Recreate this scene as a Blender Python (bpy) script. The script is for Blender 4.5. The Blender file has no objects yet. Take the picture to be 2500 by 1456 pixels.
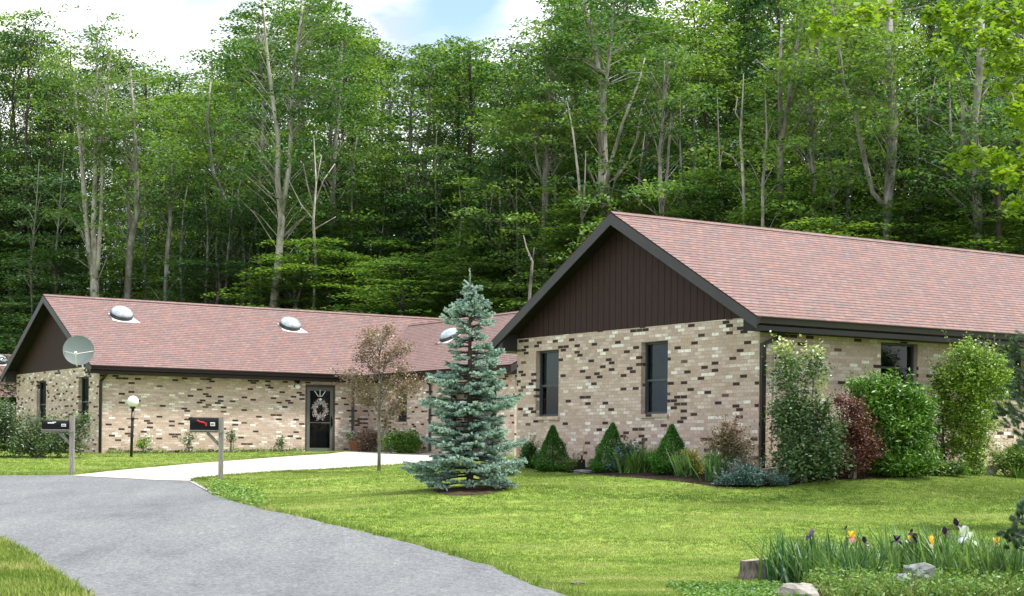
import bpy, math, random
import numpy as np
from mathutils import Vector, Matrix
from mathutils.geometry import delaunay_2d_cdt

sc = bpy.context.scene
COL = sc.collection
F = 4150.0            # focal length in pixels of the 2500 px wide photograph
EYE = 1.6
ROLL = 0.010
# ------------------------------------------------------------------ camera
cd = bpy.data.cameras.new('camera'); cam = bpy.data.objects.new('camera', cd); COL.objects.link(cam)
cd.sensor_width = 36; cd.lens = F / 2500 * 36; cd.shift_y = (1111 - 728) / 2500.0
cd.clip_start = 0.5; cd.clip_end = 3000
cam.matrix_world = Matrix.Translation((0, 0, EYE)) @ Matrix.Rotation(math.radians(90), 4, 'X') @ Matrix.Rotation(ROLL, 4, 'Z')
sc.camera = cam
# ------------------------------------------------------------------ light
S = Vector((0.965, -0.26, 0)).normalized() * math.cos(math.radians(61)) + Vector((0, 0, math.sin(math.radians(61))))
sd = bpy.data.lights.new('sun', 'SUN'); sun = bpy.data.objects.new('sun', sd); COL.objects.link(sun)
sd.energy = 2.9; sd.angle = math.radians(8); sd.color = (1.0, 0.965, 0.905)
sun.rotation_euler = S.to_track_quat('Z', 'Y').to_euler(); sun.location = (30, -20, 60)
w = bpy.data.worlds.new('World'); sc.world = w; w.use_nodes = True
nt = w.node_tree; N = nt.nodes; Lk = nt.links
for n in list(N): N.remove(n)
out = N.new('ShaderNodeOutputWorld'); bg = N.new('ShaderNodeBackground'); Lk.new(bg.outputs[0], out.inputs[0])
bg.inputs[1].default_value = 0.12
sky = N.new('ShaderNodeTexSky'); sky.sky_type = 'NISHITA'; sky.sun_disc = False
sky.sun_elevation = math.radians(61); sky.sun_rotation = math.atan2(S.x, S.y)
tc = N.new('ShaderNodeTexCoord')
mp = N.new('ShaderNodeMapping'); mp.inputs['Scale'].default_value = (1, 1, 2.2); mp.inputs['Location'].default_value = (0.3, 0, 0.12)
Lk.new(tc.outputs['Generated'], mp.inputs[0])
cn = N.new('ShaderNodeTexNoise'); cn.inputs['Scale'].default_value = 3.2; cn.inputs['Detail'].default_value = 7; cn.inputs['Roughness'].default_value = 0.52
Lk.new(mp.outputs[0], cn.inputs['Vector'])
hole = N.new('ShaderNodeVectorMath'); hole.operation = 'DISTANCE'; hole.inputs[1].default_value = (-0.030, 0.965, 0.262)
Lk.new(tc.outputs['Generated'], hole.inputs[0])
hr = N.new('ShaderNodeMapRange'); hr.inputs[1].default_value = 0.0; hr.inputs[2].default_value = 0.045; hr.inputs[3].default_value = -0.34; hr.inputs[4].default_value = 0.0
Lk.new(hole.outputs['Value'], hr.inputs[0])
add = N.new('ShaderNodeMath'); add.operation = 'ADD'; Lk.new(cn.outputs['Fac'], add.inputs[0]); Lk.new(hr.outputs[0], add.inputs[1])
cr = N.new('ShaderNodeValToRGB'); cr.color_ramp.elements[0].position = 0.30; cr.color_ramp.elements[1].position = 0.46
Lk.new(add.outputs[0], cr.inputs[0])
cn2 = N.new('ShaderNodeTexNoise'); cn2.inputs['Scale'].default_value = 7; cn2.inputs['Detail'].default_value = 5; Lk.new(mp.outputs[0], cn2.inputs['Vector'])
cc = N.new('ShaderNodeValToRGB'); cc.color_ramp.elements[0].color = (0.36, 0.43, 0.52, 1); cc.color_ramp.elements[1].color = (1, 1, 1, 1)
cc.color_ramp.elements[0].position = 0.40; cc.color_ramp.elements[1].position = 0.60
Lk.new(cn2.outputs['Fac'], cc.inputs[0])
cmul = N.new('ShaderNodeVectorMath'); cmul.operation = 'SCALE'; cmul.inputs['Scale'].default_value = 7.6; Lk.new(cc.outputs[0], cmul.inputs[0])
mx = N.new('ShaderNodeMixRGB'); Lk.new(cr.outputs[0], mx.inputs[0]); Lk.new(sky.outputs[0], mx.inputs[1]); Lk.new(cmul.outputs[0], mx.inputs[2])
Lk.new(mx.outputs[0], bg.inputs[0])
sc.view_settings.view_transform = 'Standard'; sc.view_settings.look = 'None'
sc.view_settings.exposure = 1.2; sc.view_settings.gamma = 1
sc.cycles.max_bounces = 6; sc.cycles.transparent_max_bounces = 8; sc.cycles.diffuse_bounces = 3
sc.cycles.caustics_reflective = False; sc.cycles.caustics_refractive = False

# ------------------------------------------------------------------ helpers
def ray(px, py):
    cx = (px - 1250) / F; cy = (1111 - py) / F
    return cx - cy * ROLL, cy + cx * ROLL
def at(px, py, Y):
    a, b = ray(px, py); return Vector((a * Y, Y, EYE + b * Y))
CA = Vector((0.839, 0.545, 0)).normalized(); CB = Vector((-CA.y, CA.x, 0)); ANG = math.atan2(CA.y, CA.x)
CR = Vector((4.45, 30.7, 0)); CL = Vector((-12.57, 51.7, 0))

ctl = [(-1, 18.7, 0), (-4, 18, 0), (-6, 25, .36), (-7, 30, .66), (-7, 37, 1.03), (-10, 38, 1.05), (-14, 38, 1.0), (-20, 38, .9), (-20, 28, .4),
       (-12.6, 51.2, 1.5), (-4.7, 56, 1.66), (-8, 45, 1.3), (-14, 45, 1.3), (-20, 50, 1.5), (-28, 60, 1.6), (-3, 54, 1.6), (0, 47, 1.5), (-3, 40, 1.17), (-5, 46, 1.4),
       (4.45, 30.7, 1.36), (4.9, 29.2, 1.08), (3.3, 29.7, 1.12), (0, 37.4, 1.38), (-.8, 36.6, 1.33), (9.5, 34, 1.36), (10.5, 32.5, 1.2), (20, 40, 1.4), (14, 26, .8), (7, 27, .8), (9, 28.5, .98),
       (4.5, 20, .13), (3.1, 21.5, .14), (2, 18.5, .08), (7, 18, .1), (-.75, 29.5, 1.02), (0, 25, .5), (-2.5, 32, .86), (-4, 33.5, .9), (4, 25, .6), (1.5, 31, 1.16), (1.2, 34.5, 1.3),
       (0, 10, 0), (-20, 10, 0), (20, 10, 0), (0, 0, 0), (-40, 0, 0), (40, 0, 0), (40, 40, 1.5), (-50, 40, 1), (0, 62, 1.65), (20, 60, 1.6), (-20, 70, 1.6), (40, 80, 1.6), (-50, 80, 1.6), (0, 80, 1.6),
       (0, -60, 0), (120, 0, 0), (-120, 0, 0), (0, 140, 1.6), (120, 140, 1.6), (-120, 140, 1.6)]
ctl = np.array(ctl, float); CC2 = 4.0
_D = np.sqrt(((ctl[:, None, :2] - ctl[None, :, :2]) ** 2).sum(-1) + CC2)
_n = len(ctl); _M = np.zeros((_n + 1, _n + 1)); _M[:_n, :_n] = _D; _M[:_n, _n] = 1; _M[_n, :_n] = 1
_W = np.linalg.solve(_M, np.append(ctl[:, 2], 0))
def hgt(X, Y):
    X = np.asarray(X, float); Y = np.asarray(Y, float)
    r = np.full(np.broadcast(X, Y).shape, _W[-1])
    for i in range(_n):
        r = r + _W[i] * np.sqrt((X - ctl[i, 0]) ** 2 + (Y - ctl[i, 1]) ** 2 + CC2)
    far = np.clip((np.sqrt(X ** 2 + (Y - 30) ** 2) - 60) / 60, 0, 1); r = r * (1 - far) + 1.6 * far * (Y > -1e9)
    h = np.clip((Y + 0.25 * X - 72), 0, 400); return r + np.where(h < 40, h * h / 40 * 0.12, (h - 20) * 0.24 * 0.5 + 2.4)
def H(x, y): return float(hgt(x, y))
def gp(px, py):
    a, b = ray(px, py); Y = np.linspace(12, 90, 4000); d = EYE + b * Y - hgt(a * Y, Y)
    i = int(np.argmax(d < 0)) if (d < 0).any() else len(Y) - 1
    return Vector((a * Y[i], Y[i], H(a * Y[i], Y[i])))
def on_line(px, P0, D):       # parameter along a ground line seen at column px
    x = (px - 1250) / F
    return (x * P0.y - P0.x) / (D.x - x * D.y)

def tag(o, label=None, cat=None, group=None, kind=None):
    if label: o['label'] = label
    if cat: o['category'] = cat
    if group: o['group'] = group
    if kind: o['kind'] = kind
    return o
def empty(name, loc=(0, 0, 0), rz=0.0):
    o = bpy.data.objects.new(name, None); COL.objects.link(o); o.location = loc; o.rotation_euler = (0, 0, rz); o.empty_display_size = .2; return o
def np_obj(name, V, Fc, mat, parent=None, uv=None, smooth=False):
    V = np.asarray(V, np.float32); Fc = np.asarray(Fc, np.int32); k = Fc.shape[1]
    me = bpy.data.meshes.new(name); me.vertices.add(len(V)); me.vertices.foreach_set('co', V.ravel())
    me.loops.add(Fc.size); me.loops.foreach_set('vertex_index', Fc.ravel())
    me.polygons.add(len(Fc)); me.polygons.foreach_set('loop_start', np.arange(0, Fc.size, k, dtype=np.int32))
    me.polygons.foreach_set('loop_total', np.full(len(Fc), k, np.int32))
    if smooth: me.polygons.foreach_set('use_smooth', np.ones(len(Fc), bool))
    me.update(calc_edges=True); me.materials.append(mat)
    o = bpy.data.objects.new(name, me); COL.objects.link(o)
    if parent: o.parent = parent
    return o
class MB:
    def __init__(s): s.v = []; s.f = []; s.uv = []
    def face(s, pts, uvs=None):
        i = len(s.v); s.v += [tuple(p) for p in pts]; s.f.append(tuple(range(i, i + len(pts)))); s.uv.append(uvs or [(0, 0)] * len(pts)); return s
    def box(s, a, b):
        x0, y0, z0 = [min(a[i], b[i]) for i in range(3)]; x1, y1, z1 = [max(a[i], b[i]) for i in range(3)]
        P = [(x0, y0, z0), (x1, y0, z0), (x1, y1, z0), (x0, y1, z0), (x0, y0, z1), (x1, y0, z1), (x1, y1, z1), (x0, y1, z1)]
        for q in ((0, 3, 2, 1), (4, 5, 6, 7), (0, 1, 5, 4), (1, 2, 6, 5), (2, 3, 7, 6), (3, 0, 4, 7)):
            pts = [P[i] for i in q]; ax = (0, 2) if q in ((0, 1, 5, 4), (2, 3, 7, 6)) else ((1, 2) if q in ((1, 2, 6, 5), (3, 0, 4, 7)) else (0, 1))
            s.face(pts, [(p[ax[0]], p[ax[1]]) for p in pts])
        return s
    def prism(s, prof, ax, c0, c1):     # profile points in the two other axes, extruded along ax
        def mk(p, c):
            r = list(p); r.insert(ax, c); return tuple(r)
        n = len(prof); A0 = [mk(p, c0) for p in prof]; A1 = [mk(p, c1) for p in prof]
        s.face(A0[::-1], [p for p in prof[::-1]]); s.face(A1, [p for p in prof]); d = 0
        for i in range(n):
            j = (i + 1) % n; l = math.dist(prof[i], prof[j])
            s.face([A0[i], A0[j], A1[j], A1[i]], [(c0, d), (c0, d + l), (c1, d + l), (c1, d)]); d += l
        return s
    def tube(s, pts, rad, k=6, cap=True):
        pts = [Vector(p) for p in pts]
        if not hasattr(rad, '__len__'): rad = [rad] * len(pts)
        rings = []; up = None
        for i, p in enumerate(pts):
            d = (pts[min(i + 1, len(pts) - 1)] - pts[max(i - 1, 0)]).normalized()
            if up is None: up = Vector((1, 0, 0)) if abs(d.x) < .8 else Vector((0, 1, 0))
            a = d.cross(up).normalized(); up = a.cross(d).normalized(); b = up
            i0 = len(s.v)
            for q in range(k):
                t = 2 * math.pi * q / k; s.v.append(tuple(p + (a * math.cos(t) + b * math.sin(t)) * rad[i]))
            rings.append(i0)
        for r0, r1 in zip(rings, rings[1:]):
            for q in range(k):
                s.f.append((r0 + q, r0 + (q + 1) % k, r1 + (q + 1) % k, r1 + q)); s.uv.append([(0, 0)] * 4)
        if cap:
            s.f.append(tuple(rings[0] + q for q in range(k))[::-1]); s.uv.append([(0, 0)] * k)
            s.f.append(tuple(rings[-1] + q for q in range(k))); s.uv.append([(0, 0)] * k)
        return s
    def lathe(s, prof, c=(0, 0, 0), k=20):
        rings = []
        for r, z in prof:
            i0 = len(s.v); rings.append(i0)
            for q in range(k):
                t = 2 * math.pi * q / k; s.v.append((c[0] + r * math.cos(t), c[1] + r * math.sin(t), c[2] + z))
        for r0, r1 in zip(rings, rings[1:]):
            for q in range(k):
                s.f.append((r0 + q, r0 + (q + 1) % k, r1 + (q + 1) % k, r1 + q)); s.uv.append([(0, 0)] * 4)
        s.f.append(tuple(rings[0] + q for q in range(k))[::-1]); s.uv.append([(0, 0)] * k)
        s.f.append(tuple(rings[-1] + q for q in range(k))); s.uv.append([(0, 0)] * k)
        return s
    def build(s, name, mat, parent=None, smooth=False, bevel=0):
        me = bpy.data.meshes.new(name); me.from_pydata(s.v, [], s.f)
        ul = me.uv_layers.new(name='UVMap'); i = 0; flat = [c for u in s.uv for p in u for c in p]
        ul.data.foreach_set('uv', flat)
        me.materials.append(mat)
        if smooth: me.polygons.foreach_set('use_smooth', [True] * len(me.polygons))
        me.update(); o = bpy.data.objects.new(name, me); COL.objects.link(o)
        if parent: o.parent = parent
        if bevel:
            m = o.modifiers.new('bevel', 'BEVEL'); m.width = bevel; m.segments = 2; m.limit_method = 'ANGLE'
        return o

# ------------------------------------------------------------------ materials
def newmat(name):
    m = bpy.data.materials.new(name); m.use_nodes = True; n = m.node_tree.nodes; l = m.node_tree.links
    for x in list(n): n.remove(x)
    o = n.new('ShaderNodeOutputMaterial'); return m, n, l, o
def ramp(n, stops, interp='LINEAR'):
    r = n.new('ShaderNodeValToRGB'); e = r.color_ramp.elements; r.color_ramp.interpolation = interp
    while len(e) > 1: e.remove(e[-1])
    e[0].position = stops[0][0]; e[0].color = (*stops[0][1], 1)
    for p, c in stops[1:]:
        q = e.new(p); q.color = (*c, 1)
    return r
def noise(n, l, vec, scale, detail=4, rough=.5, vscale=None):
    t = n.new('ShaderNodeTexNoise'); t.inputs['Scale'].default_value = scale; t.inputs['Detail'].default_value = detail; t.inputs['Roughness'].default_value = rough
    if vscale:
        m = n.new('ShaderNodeMapping'); m.inputs['Scale'].default_value = vscale; l.new(vec, m.inputs[0]); vec = m.outputs[0]
    l.new(vec, t.inputs['Vector']); return t.outputs['Fac']
def mixc(n, l, fac, a, b, mode='MIX'):
    m = n.new('ShaderNodeMixRGB'); m.blend_type = mode
    for i, s in ((0, fac), (1, a), (2, b)):
        if hasattr(s, 'is_linked') or hasattr(s, 'links'): l.new(s, m.inputs[i])
        elif i == 0: m.inputs[0].default_value = s
        else: m.inputs[i].default_value = (*s, 1)
    return m.outputs[0]
def principled(n, l, o, col, rough=.6, metal=0, bump=None, bs=.3, bd=.01, spec=.4):
    p = n.new('ShaderNodeBsdfPrincipled'); p.inputs['Roughness'].default_value = rough; p.inputs['Metallic'].default_value = metal
    p.inputs['Specular IOR Level'].default_value = spec
    if hasattr(col, 'links'): l.new(col, p.inputs['Base Color'])
    else: p.inputs['Base Color'].default_value = (*col, 1)
    if bump is not None:
        b = n.new('ShaderNodeBump'); b.inputs['Strength'].default_value = bs; b.inputs['Distance'].default_value = bd; l.new(bump, b.inputs['Height']); l.new(b.outputs[0], p.inputs['Normal'])
    l.new(p.outputs[0], o.inputs[0]); return p
def simple(name, col, rough=.55, var=.25, scale=6, metal=0, vscale=None, bs=.15, spec=.4):
    m, n, l, o = newmat(name); t = n.new('ShaderNodeTexCoord')
    f = noise(n, l, t.outputs['Object'], scale, 5, .6, vscale)
    r = ramp(n, [(.3, tuple(c * (1 - var) for c in col)), (.7, tuple(min(1, c * (1 + var)) for c in col))]); l.new(f, r.inputs[0])
    principled(n, l, o, r.outputs[0], rough, metal, f, bs, .004, spec); return m
def leafmat(name, cols, trans=.3, nscale=.5, gloss=.06, rough=.45, isl=.45):
    m, n, l, o = newmat(name); g = n.new('ShaderNodeNewGeometry'); oi = n.new('ShaderNodeObjectInfo')
    f = noise(n, l, g.outputs['Position'], nscale, 3)
    a = n.new('ShaderNodeMath'); a.operation = 'MULTIPLY_ADD'; l.new(g.outputs['Random Per Island'], a.inputs[0]); a.inputs[1].default_value = isl
    mm = n.new('ShaderNodeMath'); mm.operation = 'MULTIPLY'; l.new(f, mm.inputs[0]); mm.inputs[1].default_value = .55; l.new(mm.outputs[0], a.inputs[2])
    b = n.new('ShaderNodeMath'); b.operation = 'MULTIPLY_ADD'; l.new(oi.outputs['Random'], b.inputs[0]); b.inputs[1].default_value = .28; l.new(a.outputs[0], b.inputs[2])
    r = ramp(n, [(.2 + .6 * i / (len(cols) - 1), c) for i, c in enumerate(cols)]); l.new(b.outputs[0], r.inputs[0])
    d = n.new('ShaderNodeBsdfDiffuse'); t = n.new('ShaderNodeBsdfTranslucent'); l.new(r.outputs[0], d.inputs[0])
    tc_ = mixc(n, l, 1.0, r.outputs[0], (1.25, 1.3, .55), 'MULTIPLY'); l.new(tc_, t.inputs[0])
    s = n.new('ShaderNodeMixShader'); s.inputs[0].default_value = trans; l.new(d.outputs[0], s.inputs[1]); l.new(t.outputs[0], s.inputs[2])
    gl = n.new('ShaderNodeBsdfGlossy'); gl.inputs['Roughness'].default_value = rough; gl.inputs[0].default_value = (.9, .95, 1, 1)
    s2 = n.new('ShaderNodeMixShader'); s2.inputs[0].default_value = gloss; l.new(s.outputs[0], s2.inputs[1]); l.new(gl.outputs[0], s2.inputs[2])
    l.new(s2.outputs[0], o.inputs[0]); return m

def brickmat():
    m, n, l, o = newmat('brick'); u = n.new('ShaderNodeUVMap').outputs[0]
    def bt(c1, c2, mort, bias=0):
        b = n.new('ShaderNodeTexBrick'); b.inputs['Color1'].default_value = (*c1, 1); b.inputs['Color2'].default_value = (*c2, 1); b.inputs['Mortar'].default_value = (*mort, 1)
        b.inputs['Scale'].default_value = 1; b.inputs['Brick Width'].default_value = .2032; b.inputs['Row Height'].default_value = .0677
        b.inputs['Mortar Size'].default_value = .0052; b.inputs['Mortar Smooth'].default_value = .25; b.inputs['Bias'].default_value = bias
        b.offset = .5; l.new(u, b.inputs['Vector']); return b
    b = bt((0, 0, 0), (1, 1, 1), (.5, .5, .5)); rnd = b.outputs['Color']
    col = ramp(n, [(0, (0.063, 0.037, 0.036)), (.075, (0.088, 0.054, 0.049)), (.092, (0.167, 0.100, 0.088)), (.10, (0.519, 0.398, 0.339)), (.28, (0.571, 0.447, 0.387)), (.45, (0.623, 0.507, 0.458)), (.60, (0.551, 0.428, 0.371)), (.74, (0.655, 0.542, 0.495)), (.87, (0.748, 0.657, 0.623)), (.935, (0.882, 0.845, 0.800))], 'CONSTANT')
    l.new(rnd, col.inputs[0])
    g = n.new('ShaderNodeTexCoord').outputs['Object']
    f = noise(n, l, u, 14, 5, .75, (2.2, 1, 1)); f2 = noise(n, l, u, .9, 3, .6)
    r1 = ramp(n, [(.3, (.70, .68, .66)), (.55, (1.02, 1.0, .99)), (.70, (1.25, 1.24, 1.23))]); l.new(f, r1.inputs[0])
    c = mixc(n, l, 1, col.outputs[0], r1.outputs[0], 'MULTIPLY')
    r2 = ramp(n, [(.3, (.90, .88, .86)), (.7, (1.06, 1.05, 1.03))]); l.new(f2, r2.inputs[0])
    c = mixc(n, l, 1, c, r2.outputs[0], 'MULTIPLY')
    c = mixc(n, l, b.outputs['Fac'], c, (.46, .40, .34))
    sx = n.new('ShaderNodeSeparateXYZ'); l.new(u, sx.inputs[0])
    gr = n.new('ShaderNodeMapRange'); gr.inputs[1].default_value = 1.4; gr.inputs[2].default_value = 2.2; gr.inputs[3].default_value = .45; gr.inputs[4].default_value = 0; l.new(sx.outputs[1], gr.inputs[0])
    dn = noise(n, l, u, 1.6, 4, .6); dm = n.new('ShaderNodeMath'); dm.operation = 'MULTIPLY'; l.new(gr.outputs[0], dm.inputs[0]); l.new(dn, dm.inputs[1])
    c = mixc(n, l, dm.outputs[0], c, (.42, .25, .13))
    inv = n.new('ShaderNodeMath'); inv.operation = 'MULTIPLY_ADD'; l.new(b.outputs['Fac'], inv.inputs[0]); inv.inputs[1].default_value = -1; l.new(f, inv.inputs[2])
    principled(n, l, o, c, .88, 0, inv.outputs[0], .8, .006, .2); return m
def shinglemat():
    m, n, l, o = newmat('shingle'); u = n.new('ShaderNodeUVMap').outputs[0]
    b = n.new('ShaderNodeTexBrick'); b.inputs['Color1'].default_value = (0, 0, 0, 1); b.inputs['Color2'].default_value = (1, 1, 1, 1); b.inputs['Mortar'].default_value = (.5, .5, .5, 1)
    b.inputs['Scale'].default_value = 1; b.inputs['Brick Width'].default_value = .19; b.inputs['Row Height'].default_value = .14; b.inputs['Mortar Size'].default_value = .003; b.offset = .37; b.inputs['Mortar Smooth'].default_value = 0
    l.new(u, b.inputs['Vector'])
    col = ramp(n, [(0, (0.196, 0.124, 0.114)), (.2, (0.211, 0.132, 0.120)), (.4, (0.196, 0.136, 0.129)), (.55, (0.230, 0.142, 0.126)), (.7, (0.176, 0.128, 0.122)), (.82, (0.217, 0.152, 0.140)), (.93, (0.164, 0.128, 0.127))], 'CONSTANT')
    l.new(b.outputs['Color'], col.inputs[0])
    f = noise(n, l, u, 1.1, 4, .65, (1, .8, 1)); r = ramp(n, [(.32, (.96, .965, .98)), (.68, (1.04, 1.03, 1.02))]); l.new(f, r.inputs[0])
    c = mixc(n, l, 1, col.outputs[0], r.outputs[0], 'MULTIPLY')
    f3 = noise(n, l, u, 9, 5, .85, (.7, 2.2, 1)); r3 = ramp(n, [(.3, (.66, .66, .68)), (.7, (1.32, 1.28, 1.26))]); l.new(f3, r3.inputs[0]); c = mixc(n, l, 1, c, r3.outputs[0], 'MULTIPLY')
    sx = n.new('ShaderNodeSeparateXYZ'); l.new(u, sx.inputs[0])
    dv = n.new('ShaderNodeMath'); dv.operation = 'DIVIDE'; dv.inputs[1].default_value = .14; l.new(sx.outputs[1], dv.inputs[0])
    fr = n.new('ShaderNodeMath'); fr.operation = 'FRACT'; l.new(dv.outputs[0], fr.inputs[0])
    ed = ramp(n, [(0, (.16, .15, .16)), (.18, (.36, .34, .35)), (.34, (1.15, 1.15, 1.15))]); l.new(fr.outputs[0], ed.inputs[0])  # shadow line at each course edge, painted into the shingle colour
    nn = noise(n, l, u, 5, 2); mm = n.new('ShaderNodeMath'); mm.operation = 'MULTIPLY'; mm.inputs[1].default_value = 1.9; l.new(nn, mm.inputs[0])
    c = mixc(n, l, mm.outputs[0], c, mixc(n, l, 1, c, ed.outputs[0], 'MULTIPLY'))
    c = mixc(n, l, b.outputs['Fac'], c, (.05, .035, .03))
    ng = n.new('ShaderNodeMath'); ng.operation = 'MULTIPLY'; ng.inputs[1].default_value = -1; l.new(fr.outputs[0], ng.inputs[0])
    ad = n.new('ShaderNodeMath'); ad.operation = 'ADD'; l.new(ng.outputs[0], ad.inputs[0]); l.new(b.outputs['Color'], ad.inputs[1])
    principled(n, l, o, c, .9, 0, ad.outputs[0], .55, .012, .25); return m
def sidingmat():
    m, n, l, o = newmat('siding'); u = n.new('ShaderNodeUVMap').outputs[0]; sx = n.new('ShaderNodeSeparateXYZ'); l.new(u, sx.inputs[0])
    dv = n.new('ShaderNodeMath'); dv.operation = 'DIVIDE'; dv.inputs[1].default_value = .2; l.new(sx.outputs[0], dv.inputs[0])
    fr = n.new('ShaderNodeMath'); fr.operation = 'FRACT'; l.new(dv.outputs[0], fr.inputs[0])
    gr = ramp(n, [(0, (0, 0, 0)), (.05, (0, 0, 0)), (.09, (1, 1, 1)), (.96, (1, 1, 1)), (1, (0, 0, 0))]); l.new(fr.outputs[0], gr.inputs[0])
    f = noise(n, l, u, 6, 6, .7, (6, .5, 1)); r = ramp(n, [(.3, (.038, .021, .021)), (.62, (.052, .030, .030)), (.80, (.085, .050, .048))]); l.new(f, r.inputs[0])
    c = mixc(n, l, gr.outputs[0], (.007, .005, .005), r.outputs[0])
    principled(n, l, o, c, .65, 0, gr.outputs[0], .6, .01, .12); return m
def asphaltmat():
    m, n, l, o = newmat('asphalt'); g = n.new('ShaderNodeTexCoord').outputs['Object']
    f = noise(n, l, g, 13, 8, .92); r = ramp(n, [(.28, (.062, .065, .069)), (.5, (.135, .140, .146)), (.70, (.245, .25, .26))]); l.new(f, r.inputs[0])
    v = n.new('ShaderNodeTexVoronoi'); v.inputs['Scale'].default_value = 55; l.new(g, v.inputs['Vector'])
    rv = ramp(n, [(.0, (.72, .72, .73)), (.45, (1.12, 1.12, 1.12))]); l.new(v.outputs['Distance'], rv.inputs[0])
    c = mixc(n, l, 1, r.outputs[0], rv.outputs[0], 'MULTIPLY')
    f2 = noise(n, l, g, .5, 6, .68, (1.3, .5, 1)); r2 = ramp(n, [(.3, (.70, .71, .73)), (.48, (1.0, 1.0, 1.0)), (.7, (1.25, 1.24, 1.22))]); l.new(f2, r2.inputs[0])
    c = mixc(n, l, 1, c, r2.outputs[0], 'MULTIPLY')
    f4 = noise(n, l, g, 26, 3, .9, (1, .35, 1)); r4 = ramp(n, [(.34, (.72, .72, .73)), (.5, (1, 1, 1)), (.66, (1.3, 1.3, 1.29))]); l.new(f4, r4.inputs[0]); c = mixc(n, l, 1, c, r4.outputs[0], 'MULTIPLY')
    principled(n, l, o, c, .92, 0, f, .5, .01, .25); return m
def concretemat():
    m, n, l, o = newmat('concrete'); g = n.new('ShaderNodeTexCoord').outputs['Object']
    f = noise(n, l, g, 1.3, 6, .65, (1, .6, 1)); r = ramp(n, [(.3, (.40, .375, .33)), (.7, (.56, .535, .48))]); l.new(f, r.inputs[0])
    f2 = noise(n, l, g, 30, 4, .7); r2 = ramp(n, [(.3, (.9, .9, .9)), (.7, (1.06, 1.06, 1.06))]); l.new(f2, r2.inputs[0])
    c = mixc(n, l, 1, r.outputs[0], r2.outputs[0], 'MULTIPLY'); mpj = n.new('ShaderNodeMapping'); mpj.inputs['Rotation'].default_value = (0, 0, -.62); l.new(g, mpj.inputs[0])
    b = n.new('ShaderNodeTexBrick'); b.inputs['Scale'].default_value = 1; b.inputs['Brick Width'].default_value = 3.2; b.inputs['Row Height'].default_value = 3.2; b.inputs['Mortar Size'].default_value = .012; b.offset = 0; l.new(mpj.outputs[0], b.inputs['Vector'])
    c = mixc(n, l, b.outputs['Fac'], c, (.22, .20, .17)); principled(n, l, o, c, .9, 0, f2, .2, .004, .2); return m
def soilmat(name, a, b, sc_=14):
    m, n, l, o = newmat(name); g = n.new('ShaderNodeTexCoord').outputs['Object']
    f = noise(n, l, g, sc_, 6, .75); r = ramp(n, [(.32, a), (.68, b)]); l.new(f, r.inputs[0]); principled(n, l, o, r.outputs[0], .95, 0, f, .9, .03, .1); return m
def groundmat():
    m, n, l, o = newmat('ground'); g = n.new('ShaderNodeNewGeometry').outputs['Position']
    f = noise(n, l, g, 1.2, 6, .7, (.5, 1.6, 1)); r = ramp(n, [(.3, (.10, .17, .025)), (.5, (.17, .25, .04)), (.7, (.30, .33, .09))]); l.new(f, r.inputs[0])
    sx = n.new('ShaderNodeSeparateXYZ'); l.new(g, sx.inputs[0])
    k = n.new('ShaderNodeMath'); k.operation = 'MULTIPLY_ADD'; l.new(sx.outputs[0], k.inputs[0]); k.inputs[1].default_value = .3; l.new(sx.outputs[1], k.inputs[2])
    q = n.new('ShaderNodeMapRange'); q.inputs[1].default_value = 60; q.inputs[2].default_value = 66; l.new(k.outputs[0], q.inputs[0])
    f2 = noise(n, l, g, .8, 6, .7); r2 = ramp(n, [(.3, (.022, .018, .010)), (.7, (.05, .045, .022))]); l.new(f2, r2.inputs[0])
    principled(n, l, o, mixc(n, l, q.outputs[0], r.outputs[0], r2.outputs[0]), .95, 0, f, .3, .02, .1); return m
def grassmat(name='grass_blade', bright=1.0):
    m, n, l, o = newmat(name); g = n.new('ShaderNodeNewGeometry'); p = g.outputs['Position']
    f = noise(n, l, p, .8, 5, .62, (.4, 1.3, 1)); 
    a = n.new('ShaderNodeMath'); a.operation = 'MULTIPLY_ADD'; l.new(g.outputs['Random Per Island'], a.inputs[0]); a.inputs[1].default_value = .16
    s_ = n.new('ShaderNodeMath'); s_.operation = 'SUBTRACT'; l.new(f, s_.inputs[0]); s_.inputs[1].default_value = .15; l.new(s_.outputs[0], a.inputs[2])
    k = bright
    r = ramp(n, [(.16, (.095 * k, .175 * k, .035)), (.32, (.175 * k, .265 * k, .055)), (.46, (.28 * k, .36 * k, .090)), (.58, (.41 * k, .44 * k, .16)), (.72, (.58 * k, .55 * k, .29))]); l.new(a.outputs[0], r.inputs[0])
    d = n.new('ShaderNodeBsdfDiffuse'); t = n.new('ShaderNodeBsdfTranslucent'); l.new(r.outputs[0], d.inputs[0]); l.new(r.outputs[0], t.inputs[0])
    s = n.new('ShaderNodeMixShader'); s.inputs[0].default_value = .35; l.new(d.outputs[0], s.inputs[1]); l.new(t.outputs[0], s.inputs[2]); l.new(s.outputs[0], o.inputs[0]); return m
def glassmat():
    m, n, l, o = newmat('glass'); t = n.new('ShaderNodeBsdfTransparent'); t.inputs[0].default_value = (.34, .44, .50, 1)
    g = n.new('ShaderNodeBsdfGlossy'); g.inputs['Roughness'].default_value = .03; fr = n.new('ShaderNodeFresnel'); fr.inputs[0].default_value = 1.55
    ad = n.new('ShaderNodeMath'); ad.operation = 'MULTIPLY_ADD'; ad.inputs[1].default_value = .55; ad.inputs[2].default_value = .02; l.new(fr.outputs[0], ad.inputs[0])
    s = n.new('ShaderNodeMixShader'); l.new(ad.outputs[0], s.inputs[0]); l.new(t.outputs[0], s.inputs[1]); l.new(g.outputs[0], s.inputs[2]); l.new(s.outputs[0], o.inputs[0]); return m
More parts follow.
